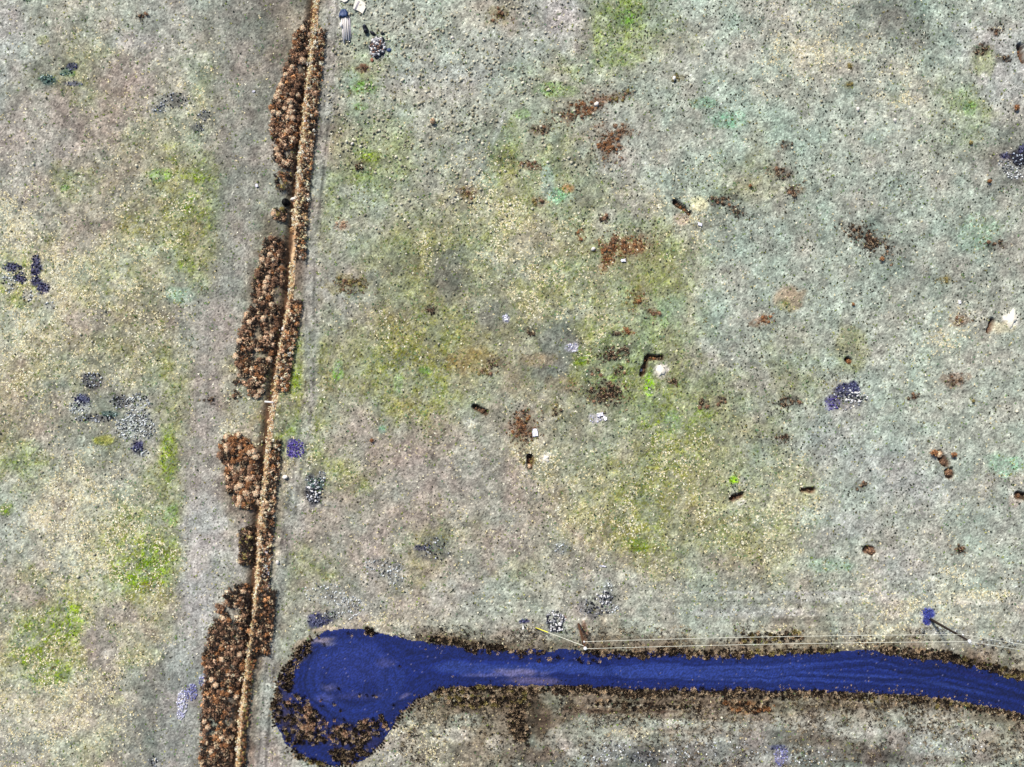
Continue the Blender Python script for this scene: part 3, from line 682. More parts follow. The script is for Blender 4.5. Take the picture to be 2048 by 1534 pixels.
# dumped gravel
gxs, gys, gr, gc = [], [], [], []
GC = {'navy': [(40, 42, 70), (30, 32, 52), (60, 62, 100), (120, 124, 150)], 'dark': [(40, 42, 48), (28, 28, 34), (90, 92, 100), (205, 208, 214), (150, 152, 158)],
      'white': [(215, 220, 222), (236, 238, 236), (120, 124, 126), (60, 62, 66), (170, 174, 176)], 'teal': [(52, 76, 74), (80, 110, 104), (190, 206, 200), (36, 48, 50)],
      'purple': [(72, 60, 140), (56, 46, 116), (110, 100, 170), (90, 78, 150)], 'blue': [(44, 52, 130), (60, 68, 146), (84, 90, 160)], 'lav': [(130, 132, 180), (100, 100, 150), (170, 172, 206)],
      'lavw': [(206, 206, 226), (228, 228, 238), (170, 170, 200)], 'black': [(24, 26, 34), (36, 38, 50), (190, 200, 214), (44, 48, 66)]}
for (x0, y0, rx, ry, kd, dn) in GRAVEL:
    n = int(dn * math.pi * rx * ry * S * S * 2.6)
    a = rng.random(n) * 6.283; r = np.sqrt(rng.random(n)) * 1.1
    gxs.append(P(x0, 0)[0] + np.cos(a) * r * rx * S); gys.append(P(0, y0)[1] + np.sin(a) * r * ry * S)
    gr.append(rng.uniform(0.06, 0.17, n)); gc.append(pick(GC[kd], n))
x = np.concatenate(gxs); y = np.concatenate(gys)
o = scatter('gravel', [stone(s, 0.75) for s in range(8)], x, y, np.concatenate(gr), np.concatenate(gc), mstone, dz=0.03, jit=0.15)
tag(o, 'dumped patches of dark and white gravel in the field', kind='stuff')

# ------------------------------------------------------------------ counted plants
def inpoly(px, py, poly):
    ins = np.zeros(len(px), bool); n = len(poly)
    for i in range(n):
        x0, y0 = poly[i]; x1, y1 = poly[(i + 1) % n]
        if y0 != y1:
            ins ^= ((y0 > py) != (y1 > py)) & (px < (x1 - x0) * (py - y0) / (y1 - y0) + x0)
    return ins

def pack(poly, rmin, rmax, tries, gap=0.62, skew=2.0, hole=0.0):
    """drop discs of plan radius r into a polygon, big ones first"""
    xs = [p[0] for p in poly]; ys = [p[1] for p in poly]; out = []
    rr = np.sort(rmin + (rmax - rmin) * rng.random(tries) ** skew)[::-1]
    x = rng.uniform(min(xs), max(xs), tries); y = rng.uniform(min(ys), max(ys), tries); ins = inpoly(x, y, poly)
    A = np.zeros((0, 3))
    for i in range(tries):
        if not ins[i] or (hole and fbm(x[i] * 0.045, y[i] * 0.045, 6, 3) < hole): continue
        if len(A) and (np.hypot(A[:, 0] - x[i], A[:, 1] - y[i]) < gap * (A[:, 2] + rr[i])).any(): continue
        A = np.vstack([A, (x[i], y[i], rr[i])])
    return A

TW = {'rusty': [(152, 106, 70), (122, 84, 58), (190, 140, 98), (90, 64, 48)], 'brown': [(134, 104, 82), (108, 82, 66), (168, 134, 106), (78, 60, 50)],
      'pale tan': [(205, 168, 140), (184, 148, 120), (220, 188, 160), (150, 116, 92)], 'straw': [(238, 212, 172), (224, 194, 150), (246, 226, 194), (190, 156, 114)],
      'brown weed': [(84, 70, 58), (56, 48, 42), (176, 152, 124), (44, 38, 35)],
      'dark': [(50, 42, 37), (40, 34, 32), (74, 60, 50), (196, 170, 138)], 'olive': [(140, 128, 76), (112, 100, 60), (170, 156, 104), (84, 72, 48)]}
def plant_mesh(name, tmpl, colour, seed, gainc=1.0):
    v, f, b = tmpl; R = np.random.default_rng(seed); pal = np.clip(lin(np.array(TW[colour])) * {'dark': 0.9, 'brown weed': 1.1, 'rusty': 1.25}.get(colour, 1.45) * gainc, 0, 0.8)
    ids = (b * 997).astype(int) % len(pal)
    return mesh_from(name, v, f, mplant, pal[ids] * (0.8 + 0.4 * b[:, None]))
BALL = [twigball(150, 0.82, 0.15, s) for s in range(5)]
DENSE = [twigball(230, 0.82, 0.16, s + 9, (0.7, 1.0)) for s in range(4)]
TM = {c: [plant_mesh('tumbleweed', t, c, i) for i, t in enumerate(DENSE if c == 'pale tan' else BALL)] for c in TW if c != 'brown weed'}
BUSH = [spray(110, 1.0, 1.1, 0.13, s + 60) for s in range(5)]
BM = {c: [plant_mesh('weed_clump', t, 'brown weed' if c == 'brown' else c, i, 0.72) for i, t in enumerate(BUSH)] for c in TW}
SHR = [twigball(110, 0.55, 0.14, s + 31, (0.35, 1.0)) for s in range(5)]
SM = {c: [plant_mesh('dead_shrub', t, c, i) for i, t in enumerate(SHR)] for c in TW}

def put(name, meshes, px, py, r, label, cat, group, dz=0.0, zs=1.0):
    o = bpy.data.objects.new(name, random.choice(meshes)); C.objects.link(o)
    x, y = P(px, py)[:2]
    o.location = (x, y, float(ground_z(x, y)) + dz)
    s = r * S; o.scale = (s * random.uniform(.9, 1.1), s * random.uniform(.9, 1.1), s * zs * random.uniform(.85, 1.15))
    o.rotation_euler = (random.uniform(-.25, .25), random.uniform(-.25, .25), random.uniform(0, 6.28))
    return tag(o, label, cat, group)

def along(pts, o0, o1):
    """polygon between offsets o0 and o1 of a polyline that runs down the plan"""
    return [(x + o0, y) for x, y in pts] + [(x + o1, y) for x, y in pts[::-1]]
HEAPS = [
 ('top heap left of the ditch', [(613,35),(592,68),(572,140),(549,190),(543,240),(546,300),(553,338),(583,338),(592,280),(600,200),(606,140),(618,80)], 6.6, 700, ['brown','brown','rusty','pale tan','pale tan','dark']),
 ('gap below the top heap', [(550,345),(585,345),(580,385),(552,380)], 5.5, 40, ['brown','rusty','olive','dark']),
 ('small bunch beside the black riser', [(548,418),(575,418),(575,445),(548,440)], 6, 24, ['brown','pale tan','dark','olive']),
 ('middle heap left of the ditch', [(530,478),(520,530),(509,565),(505,605),(484,650),(476,700),(464,752),(470,770),(490,765),(505,795),(522,795),(535,740),(548,690),(556,640),(566,560),(572,470)], 6.4, 900, ['brown','brown','rusty','pale tan','pale tan','dark','dark']),
 ('short heap beside cream grass', [(446,872),(490,868),(512,900),(522,940),(525,992),(505,1022),(475,1012),(456,975),(440,905)], 7.4, 420, ['rusty','rusty','brown','pale tan','pale tan','dark']),
 ('thin bunch on the left bank', [(478,1060),(505,1050),(508,1130),(480,1130)], 5, 90, ['dark','brown','dark','olive']),
 ('bottom heap left of the ditch', [(462,1170),(498,1165),(497,1250),(485,1330),(470,1420),(462,1534),(400,1534),(403,1440),(408,1400),(405,1330),(418,1262),(436,1205)], 6.2, 1100, ['brown','brown','rusty','pale tan','dark','dark']),
 ('straw band in the upper ditch', along(DITCH[1:9], -5, 7), 5.0, 700, ['straw','straw','straw','pale tan']),
 ('straw band in the lower ditch', along(DITCH[9:27], -4, 6), 4.6, 1200, ['straw','straw','straw','pale tan']),
 ('upper band right of the ditch', along(DITCH[2:10], 5, 26), 4.8, 900, ['brown','rusty','straw','pale tan','straw']),
 ('middle band right of the ditch', along(DITCH[10:13] + [(549,782)], 4, 28), 4.8, 700, ['rusty','brown','straw','pale tan']),
 ('lower band right of the ditch', along(DITCH[15:21], 6, 28), 4.6, 420, ['rusty','brown','straw','pale tan','dark']),
 ('clump between ditch and turning place', along(DITCH[20:23], 6, 44), 5, 420, ['dark','brown','dark','rusty']),
 ('bottom end of the right bank', along(DITCH[22:27], 6, 18), 4.4, 130, ['rusty','brown','olive']),
]
allt = []; frag = []
for h, (hn, poly, rmax, tries, cols) in enumerate(HEAPS):
    A = pack(poly, 1.7, rmax * 1.08, tries * 7, gap=0.54, skew=4.5, hole=0.37 if 'heap' in hn else 0.0)
    for a in A: allt.append((a[2], a[0], a[1], hn, random.choice(cols)))
    lo_x, hi_x = min(p[0] for p in poly), max(p[0] for p in poly); lo_y, hi_y = min(p[1] for p in poly), max(p[1] for p in poly)
    nf = int((hi_x - lo_x) * (hi_y - lo_y) / 9); fx_ = rng.normal(0, 2.5, nf) + rng.uniform(lo_x, hi_x, nf); fy_ = rng.uniform(lo_y, hi_y, nf)
    ok = inpoly(fx_ + rng.normal(0, 2.5, nf), fy_, poly) & ((fbm(fx_ * 0.045, fy_ * 0.045, 6, 3) > 0.34) | ('heap' not in hn))
    for a in np.stack([fx_, fy_], 1)[ok]: frag.append((random.uniform(1.0, 2.4), a[0], a[1], hn, random.choice(cols + [cols[0]])))
allt.sort(reverse=True)
indiv, rest = allt[:285], allt[285:]
ys_of = {}
for t in indiv: ys_of.setdefault(t[3], []).append(t[2])
for r, px, py, hn, colr in indiv:
    lo, hi = min(ys_of[hn]), max(ys_of[hn]); f = (py - lo) / (hi - lo + 1e-6)
    part = ('upper third' if f < .34 else 'middle' if f < .67 else 'lower third') if len(ys_of[hn]) > 12 else None
    size = 'large' if r > 4.6 else 'smaller'
    label = f'{size} {colr} tumbleweed in the ' + (f'{part} of the ' if part else '') + hn
    put('tumbleweed', TM[colr], px, py, r * 1.12, label, 'tumbleweed', f'{size} {colr} tumbleweeds, ' + (f'{part} of ' if part else '') + hn, dz=-0.05 + random.uniform(0, 0.22), zs=random.uniform(0.5, 0.85))
if rest:
    rest = rest + frag
    R_ = np.array([(a[1], a[2], a[0]) for a in rest]); n = len(R_)
    cc = np.array([lin(np.array(random.choice(TW[a[4]] + ([] if a[3].startswith('straw') else TW['dark'][:2])))) * 1.25 for a in rest])
    o = scatter('tumbleweed_litter', [twigball(34, 0.8, 0.24, s + 80) for s in range(6)], (R_[:, 0] - 1024) * S, (767 - R_[:, 1]) * S, R_[:, 2] * S * 1.25, cc, mplant, dz=rng.uniform(-0.04, 0.3, n) * np.where(R_[:, 2] < 2.4, 1, 0.3), jit=0.55)
    tag(o, 'small broken tumbleweeds filling the ditch and its banks', kind='stuff')

# lone tumbleweeds in the field
for px, py, r, colr, lab in [
 (866,243,6.5,'pale tan','lone orange-tan tumbleweed on bare ground right of the top heap'),
 (745,881,5,'rusty','lone rusty tumbleweed on the brown ground right of the purple gravel'),
 (1060,933,6.5,'pale tan','round pale tumbleweed caught in the lower end of a narrow pit'),
 (1702,723,7,'rusty','rusty tumbleweed caught in a round hole above the navy gravel'),
 (1744,1103,10,'brown','big brown bush standing alone above the right end of the road'),
 (1762,519,5.5,'rusty','rusty tumbleweed below the large dark shrub patch'),
 (1705,609,4,'rusty','small rusty tumbleweed alone on the grey right field'),
 (2030,217,7,'rusty','rusty tumbleweed at the right margin above the black gravel'),
 (1976,363,5,'rusty','rusty tumbleweed below left of the black gravel at the right margin'),
 (1940,286,5,'olive','olive tumbleweed left of the black gravel at the right margin'),
 (1863,905,8,'rusty','rusty tumbleweed at the left of the tumbleweed cluster in the right field'),
 (1877,908,8,'pale tan','pale round tumbleweed in the middle of the cluster in the right field'),
 (1904,907,7,'rusty','rusty tumbleweed at the right of the cluster in the right field'),
 (1886,924,8,'brown','brown tumbleweed sunk in the centre of the cluster in the right field'),
 (1898,946,9,'brown','brown tumbleweed at the bottom of the cluster in the right field'),
 (1500,372,4.5,'rusty','small rusty tumbleweed below the dark shrubs in the upper right field'),
 (1944,801,4,'olive','small olive tumbleweed alone in the right field below the white soil')]:
    put('tumbleweed', TM[colr], px, py, r, lab, 'tumbleweed', None, dz=0.0)
for (a, b, nm) in [((1351,404),(1380,426),'slanting pit beside cream soil'),((1284,750),(1294,716),'long leg of the bent pit'),((1296,716),(1322,716),'short leg of the bent pit'),((1060,912),(1060,924),'narrow pit below the brown shrubs'),
                   ((1466,998),(1484,990),'short pit under yellow grass'),((1606,981),(1626,981),'level pit in the right field'),((950,815),(971,825),'short pit in the middle field'),((1980,660),(1985,642),'pit beside white soil'),
                   ((2038,990),(2048,994),'pit at the right margin'),((2040,92),(2047,118),'pit at the top right margin')]:
    n = max(3, int(math.hypot(b[0] - a[0], b[1] - a[1]) / 5))
    for k in range(n):
        t = (k + .5) / n
        put('tumbleweed', TM[random.choice(['rusty', 'brown', 'dark'])], a[0] + (b[0] - a[0]) * t + random.uniform(-3, 3), a[1] + (b[1] - a[1]) * t + random.uniform(-3, 3), random.uniform(2.2, 4.8),
            f'small dry tumbleweed lying in the {nm}', 'tumbleweed', f'tumbleweeds in the {nm}', dz=-0.1)

# dead shrubs in patches over the field
SHC = 290 / sum(p[6] for p in PATCH)
lx, ly, lr, lc = [], [], [], []
for (px, py, rx, ry, ang, cols, n, nm) in PATCH:
    area = math.pi * rx * ry
    ca, sa = math.cos(math.radians(ang)), math.sin(math.radians(ang))
    for k in range(int(area / (3.0 if n > 19 else 5 if n > 9 else 8))):
        a = random.random() * 6.283; r = min(1.8, abs(random.gauss(0, 0.75)))
        u, v = math.cos(a) * r * rx, math.sin(a) * r * ry
        if fbm((px + u) * 0.13, (py + v) * 0.13, 3, 3) < 0.47: continue
        lx.append(px + u * ca - v * sa); ly.append(py + u * sa + v * ca); lr.append(random.uniform(1.4, 3.2)); lc.append(random.choice(cols))
    for k in range(max(2, int(n * SHC))):
        a = random.random() * 6.283; r = math.sqrt(random.random()) * 1.0
        u, v = math.cos(a) * r * rx, math.sin(a) * r * ry
        colr = random.choice(cols)
        put('dead_shrub', SM[colr], px + u * ca - v * sa, py + u * sa + v * ca, random.uniform(3.4, 5.8), f'{colr} dead shrub in the {nm}', 'shrub', f'{colr} dead shrubs, {nm}', dz=-0.03)

cc = np.array([lin(np.array(random.choice(TW[c] + ([(50, 42, 37)] * 2 if c == 'dark' else [])))) * 0.95 for c in lc])
o = scatter('shrub_litter', [twigball(26, 0.5, 0.22, s + 140, (0.2, 1.0)) for s in range(6)], (np.array(lx) - 1024) * S, (767 - np.array(ly)) * S, np.array(lr) * S, cc, mplant, dz=-0.02, jit=0.4)
tag(o, 'fine dead twigs and seedlings massed in the shrub patches', kind='stuff')

# weeds on and along the road
BANDS = [  # polyline, half width, count, colours, name
 ([(865,1278),(930,1288),(1010,1294)],6,34,['dark','brown','brown'],'upper road edge just right of the turning place'),
 ([(930,1300),(1000,1302),(1090,1306)],5,26,['dark','dark','brown'],'upper road edge left of the pole with the guy wire'),
 ([(1165,1304),(1230,1309),(1320,1307)],7,44,['dark','dark','brown'],'upper road edge right of the pole with the guy wire'),
 ([(1320,1302),(1400,1308),(1500,1308)],8,60,['dark','dark','brown'],'middle of the upper road edge'),
 ([(1480,1275),(1560,1275),(1600,1270)],10,26,['brown','dark','olive'],'bank under the wires'),
 ([(1500,1306),(1600,1302),(1670,1302)],5,30,['dark','brown','olive'],'upper road edge below the wires'),
 ([(1770,1298),(1850,1308),(1900,1312)],11,60,['brown','dark','dark'],'upper road edge left of the right-hand pole top'),
 ([(1890,1312),(1960,1330),(2048,1352)],9,64,['dark','dark','olive'],'upper road edge at the right margin'),
 ([(880,1384),(960,1378),(1050,1380)],8,50,['dark','olive','brown'],'lower road edge right of the turning place'),
 ([(1060,1380),(1150,1378),(1260,1384)],8,62,['dark','dark','brown'],'lower road edge below the pole with the guy wire'),
 ([(1260,1386),(1400,1384),(1530,1384)],9,80,['dark','dark','brown'],'middle of the lower road edge'),
 ([(1530,1390),(1620,1386),(1700,1390)],8,50,['dark','brown','dark'],'lower road edge right of the middle'),
 ([(1700,1392),(1850,1400),(1990,1420)],7,66,['dark','brown','olive'],'lower road edge at the right'),
 ([(1990,1422),(2048,1436)],6,16,['dark','brown'],'lower road edge at the right margin'),
 ([(900,1400),(980,1402),(1050,1404)],12,50,['olive','brown','dark'],'brown strip below the road neck'),
 ([(1035,1405),(1030,1440),(1045,1475)],18,60,['dark','dark','brown'],'dark weed stand below the road'),
 ([(1450,1408),(1500,1416),(1540,1412)],12,30,['rusty','brown','rusty'],'orange weed stand below the road'),
 ([(1180,1405),(1300,1412),(1400,1412)],7,34,['brown','dark'],'ditch strip below the road'),
 ([(622,1288),(600,1308),(590,1328)],9,26,['dark','brown'],'upper left rim of the turning place'),
 ([(582,1335),(566,1360),(575,1372)],12,40,['dark','dark','brown'],'left rim of the turning place'),
 ([(556,1385),(552,1420),(562,1440)],9,34,['dark','brown'],'lower left rim of the turning place'),
 ([(590,1410),(610,1435),(640,1462)],24,120,['dark','brown','dark','pale tan'],'big weed stand inside the turning place'),
 ([(575,1455),(600,1480),(640,1480)],9,30,['dark','brown'],'lower edge of the big weed stand'),
 ([(670,1470),(710,1470),(760,1450)],20,110,['dark','dark','brown','pale tan'],'weed stand at the bottom of the turning place'),
 ([(670,1505),(700,1515),(725,1500)],14,60,['dark','dark','brown'],'bottom rim of the turning place'),
 ([(560,1450),(600,1512),(650,1530)],4,20,['dark','olive'],'outer rim below the turning place'),
 ([(735,1262),(745,1264)],8,8,['dark','brown'],'two round weeds on the top rim of the turning place'),
 ([(1240,1330),(1190,1322),(1020,1312)],5,10,['dark'],'upper lane of the road'),
]
allw = []
for pts, hw, n, cols, nm in BANDS:
    d = dense(np.array(pts, float), 2.0)
    for k in range(int(n * 4.2)):
        p = d[random.randrange(len(d))]; a = random.random() * 6.283; r = math.sqrt(random.random()) * hw * 1.1
        allw.append((2.4 + 4.2 * random.random() ** 2.6, p[0] + math.cos(a) * r, p[1] + math.sin(a) * r, random.choice(cols), nm))
for x0, y0 in [(680,1378),(718,1390),(735,1390),(750,1392),(645,1410),(666,1408),(684,1420),(790,1411),(765,1436),(802,1420),(722,1442),(640,1398),(800,1330),(700,1268),(650,1290),(640,1432),(668,1438),(690,1438)]:
    for k in range(2):
        allw.append((3.6 + random.random(), x0 + random.uniform(-4, 4), y0 + random.uniform(-3, 3), random.choice(['brown', 'dark', 'pale tan']), 'open floor of the turning place'))
for i in range(4200):
    k = random.randrange(len(RW)); p = RW[k]
    ex, ey = p[0] / S + 1024, 767 - p[1] / S
    if ex > 2060 or (ex < 830 and ey < 1290 and ex > 640): continue
    if fbm(ex * 0.03, ey * 0.03, 5, 3) < (0.47 if ex > 830 else 0.38): continue
    q_ = RW[(k + 1) % len(RW)] - RW[k - 1]; nrm = np.array([q_[1], -q_[0]]) / (np.hypot(*q_) + 1e-9)
    o_ = random.gauss(0.0, 0.55 if ex > 830 else 0.3) / S
    allw.append((2.0 + 1.2 * random.random(), ex + nrm[0] * o_, ey - nrm[1] * o_, random.choice(['dark', 'dark', 'dark', 'brown']), 'edge'))
allw.sort(reverse=True)
for r, px, py, colr, nm in allw[:295]:
    put('weed_clump', BM[colr], px, py, r, f'{colr} weed clump on the {nm}', 'weed', f'{colr} weed clumps, {nm}', dz=-0.03)
rest = allw[295:]
R_ = np.array([(a[1], a[2], a[0]) for a in rest])
cc = np.array([lin(np.array(random.choice(TW['brown weed' if a[3] == 'brown' else a[3]] + [(36, 31, 28)] * 4 + [(190, 168, 140)]))) * 0.9 for a in rest])
o = scatter('roadside_weeds', [spray(45, 1.0, 0.9, 0.16, seed=s + 90) for s in range(6)], (R_[:, 0] - 1024) * S, (767 - R_[:, 1]) * S, R_[:, 2] * S, cc, mplant, dz=-0.02, jit=0.6)
tag(o, 'low dry weeds massed along the road edges', kind='stuff')

# ------------------------------------------------------------------ made things
def box(cx, cy, cz, sx, sy, sz, rz=0.0, bev=0.0):
    v = np.array([(x, y, z) for z in (-.5, .5) for y in (-.5, .5) for x in (-.5, .5)], float) * (sx, sy, sz)
    c, s = math.cos(rz), math.sin(rz)
    v = np.stack([v[:, 0] * c - v[:, 1] * s, v[:, 0] * s + v[:, 1] * c, v[:, 2]], 1) + (cx, cy, cz)
    return v, np.array([(0, 2, 3, 1), (4, 5, 7, 6), (0, 1, 5, 4), (2, 6, 7, 3), (0, 4, 6, 2), (1, 3, 7, 5)])
def join(parts):
    V = []; F = []; b = 0
    for v, f in parts: V.append(v); F.append(f + b); b += len(v)
    return np.concatenate(V), np.concatenate(F)
def tube(pts, rads, n=10, cap=True):
    pts = [Vector(p) for p in pts]; V = []; F = []
    if not hasattr(rads, '__len__'): rads = [rads] * len(pts)
    for i, p in enumerate(pts):
        d = (pts[min(i + 1, len(pts) - 1)] - pts[max(i - 1, 0)]).normalized()
        qt = d.to_track_quat('Z', 'Y')
        for k in range(n):
            a = 2 * math.pi * k / n; V.append(p + qt @ Vector((math.cos(a) * rads[i], math.sin(a) * rads[i], 0)))
    for i in range(len(pts) - 1):
        for k in range(n):
            F.append((i * n + k, i * n + (k + 1) % n, (i + 1) * n + (k + 1) % n, (i + 1) * n + k))
    if cap:
        V.append(pts[0]); V.append(pts[-1]); a, b = len(V) - 2, len(V) - 1; m = (len(pts) - 1) * n
        for k in range(n):
            F.append((a, (k + 1) % n, k, k)); F.append((b, m + k, m + (k + 1) % n, m + (k + 1) % n))
    tri = [f[:3] for f in F if f[2] == f[3]]; quad = [f for f in F if f[2] != f[3]]
    return np.array([tuple(v) for v in V]), [np.array(quad), np.array(tri)] if tri else [np.array(quad)]
def add(name, vf, mat, parent=None, loc=None, smooth=False):
    v, f = vf
    return link(name, mesh_from(name, v, f, mat, smooth=smooth), parent, loc)
def at(px, py, dz=0.0):
    x, y = P(px, py)[:2]; return Vector((x, y, float(ground_z(x, y)) + dz))

m_pole1 = material('creosote_wood', lin((44, 36, 32)), nscale=9, namt=0.4, bump=0.3)
m_pole2 = material('weathered_brown_wood', lin((84, 58, 42)), nscale=9, namt=0.4, bump=0.3)
m_wire = material('aluminium_wire', lin((222, 222, 208)), rough=0.5, namt=0.05)
m_white = material('white_porcelain', lin((236, 236, 238)), rough=0.4, namt=0.05)
m_yel = material('yellow_plastic', lin((232, 226, 70)), rough=0.5, namt=0.1)
m_wood = material('grey_boards', lin((190, 184, 190)), nscale=10, namt=0.35, bump=0.2)
m_wood2 = material('pale_boards', lin((226, 220, 216)), nscale=10, namt=0.25, bump=0.2)
m_board = material('whitewashed_panel', lin((222, 216, 204)), nscale=5, namt=0.18, bump=0.2)
m_tarp = material('blue_tarp', lin((54, 72, 112)), nscale=5, namt=0.35, rough=0.5)
m_black = material('black_plastic', lin((30, 32, 42)), nscale=4, namt=0.25, rough=0.5)
m_riser = material('black_pipe', lin((12, 12, 13)), nscale=4, namt=0.2, rough=0.7)
m_sheet = material('white_plastic_sheet', lin((228, 226, 236)), nscale=4, namt=0.12, rough=0.6)
m_paleR = material('pale_rock', lin((216, 208, 200)), nscale=6, namt=0.2, bump=0.4)
m_spoil = material('pale_spoil', lin((228, 220, 204)), nscale=7, namt=0.25, bump=0.6)
m_rustr = material('rusty_metal', lin((150, 100, 80)), nscale=8, namt=0.4)
m_steel = material('galvanised_steel', lin((150, 152, 156)), rough=0.5, namt=0.15, metal=0.6)

POLES = {}
def utility_pole(px, py, h, mat, label, wires_dir):
    b = at(px, py); t = empty('utility_pole', b); tag(t, label, 'utility pole')
    lean = Vector((0, 0, 1))
    n = 9
    add('pole', tube([lean * (h * i / (n - 1) - (0.3 if i == 0 else 0)) for i in range(n)], [0.17 - 0.06 * i / (n - 1) for i in range(n)], 14), mat, t, smooth=True)
    pin = add('insulator', tube([(0, 0, h), (0, 0, h + 0.12), (0, 0, h + 0.16), (0, 0, h + 0.26), (0, 0, h + 0.3), (0, 0, h + 0.4)], [0.05, 0.06, 0.19, 0.17, 0.22, 0.1], 14), m_white, t, smooth=True)
    d = wires_dir.normalized(); nrm = Vector((-d.y, d.x, 0))
    br = add('neutral_bracket', tube([nrm * 0.1 + Vector((0, 0, h - 0.95)), nrm * 0.34 + Vector((0, 0, h - 0.9))], 0.05, 8), m_steel, t)
    add('neutral_spool', tube([nrm * 0.34 + Vector((0, 0, h - 0.99)), nrm * 0.34 + Vector((0, 0, h - 0.93)), nrm * 0.34 + Vector((0, 0, h - 0.87)), nrm * 0.34 + Vector((0, 0, h - 0.81))], [0.09, 0.05, 0.05, 0.09], 10), m_white, t)
    return b + Vector((0, 0, h + 0.36)), b + nrm * 0.34 + Vector((0, 0, h - 0.9)), t
d12 = P(1860, 1238) - P(1157, 1248)
p2top, p2neu, pole2 = utility_pole(1157, 1248, 7.7, m_pole2, 'brown wooden utility pole beside rubble, braced by a guy wire', d12)
p1top, p1neu, pole1 = utility_pole(1860, 1238, 7.2, m_pole1, 'black wooden utility pole standing in a small patch of blue gravel', d12)
far_b = P(1860, 1238) + Vector((44.5, -7.7, 0))
p3top, p3neu, pole3 = utility_pole(far_b.x / S + 1024, 767 - far_b.y / S, 7.3, m_pole1, 'next wooden utility pole of the line, out past the right margin', d12)
for nm, a, b, lab, sg in [('power_line', p2top, p1top, 'upper bare wire from the brown pole tip to the black pole tip', .35), ('power_line', p2neu, p1neu, 'lower neutral wire between the brown pole and the black pole', .45),
                      ('power_line', p1top, p3top, 'top wire leaving the black pole tip towards the right margin', .4), ('power_line', p1neu, p3neu, 'neutral wire leaving the black pole towards the right margin', .5)]:
    n = 40; pts = []
    for i in range(n + 1):
        f = i / n; p = a.lerp(b, f); p.z -= 4 * sg * f * (1 - f); pts.append(p - a)
    o = add(nm, tube(pts, 0.02, 6), m_wire, None, a); tag(o, lab, 'wire', 'power lines')
anc = at(1070, 1254, 0.1); top = p2top - Vector((0, 0, 0.75))
gt = empty('guy_wire', anc); tag(gt, 'slanting guy wire with a yellow guard, from the brown pole to the ground', 'guy wire')
add('cable', tube([Vector((0, 0, 0)), (top - anc) * 0.5, top - anc], 0.028, 6), m_wire, gt)
add('yellow_guard', tube([(top - anc) * 0.01, (top - anc) * 0.28], 0.055, 8), m_yel, gt)
add('anchor_rod', tube([Vector((0, 0, -0.3)), (top - anc) * 0.012], 0.04, 6), m_steel, gt)

# white marker post
b = at(1046, 1249); t = empty('marker_post', b); tag(t, 'slim white marker post next to a small heap of navy gravel', 'marker post')
add('post', tube([(0, 0, -.2), (0, 0, 1.45)], 0.07, 10), m_white, t); add('cap', tube([(0, 0, 1.45), (0, 0, 1.5), (0, 0, 1.56)], [0.09, 0.09, 0.03], 10), m_white, t)

# lumber stack with a tarp over its end
b = at(691, 54); t = empty('lumber_stack', b); t.rotation_euler = (0, 0, math.radians(3)); tag(t, 'stack of grey weathered boards with one end under a blue tarp', 'lumber')
for lay in range(3):
    for k in range((5, 4, 2)[lay]):
        L = random.uniform(3.0, 3.9); x = -0.42 + 0.215 * k + (0, 0.08, 0.3)[lay]
        add('board', box(x, random.uniform(-.25, .2), 0.07 + 0.1 * lay, 0.14, L, 0.06, random.uniform(-.035, .035)), random.choice([m_wood, m_wood2, m_wood2]), t)
for yy in (-1.2, 0.0, 1.2): add('bearer', box(0, yy, 0.02, 1.0, 0.09, 0.06), m_wood, t)
o = add('loose_board', box(0, 0, 0.03, 0.3, 0.55, 0.04, 0.05), m_wood2, None, at(683, 52, 0.33)); tag(o, 'short white board lying on the left side of the lumber stack', 'board')
o = add('loose_board', box(0, 0, 0.03, 0.1, 3.2, 0.05, 0.07), m_wood, None, at(700, 50, 0.02)); tag(o, 'single long board on the ground right of the lumber stack', 'board')
# tarp: a crumpled sheet draped over the top end
tv = []; n1, n2 = 12, 10
for j in range(n2):
    for i in range(n1):
        u = i / (n1 - 1) - .5; v = j / (n2 - 1) - .5
        wd_ = 1.2 * (1 - 0.6 * max(0, v) * 2) * (1 + 0.25 * (vnoise(3.0 * (u > 0), j * 1.1, 6) - .5))
        z = 0.38 - 0.42 * max(0, abs(u * 2) - 0.72) / 0.28 - 0.36 * max(0, v * 2 - 0.6) / 0.4 + 0.08 * (vnoise(i * .9, j * .9, 5) - .5)
        tv.append((u * wd_, v * 1.0 - max(0, -v - 0.2) * 1.6 * (vnoise(i * 1.3, 2.2, 7) - 0.35), max(z, 0.03)))
q = (np.arange(n2 - 1)[:, None] * n1 + np.arange(n1 - 1)[None, :]).ravel()
o = add('tarp', (np.array(tv), np.stack([q, q + 1, q + n1 + 1, q + n1], 1)), m_tarp, None, at(688, 26, 0.02), smooth=True)
sol = o.modifiers.new('thickness', 'SOLIDIFY'); sol.thickness = 0.015
tag(o, 'crumpled blue tarp over the top end of the lumber stack', 'tarp')

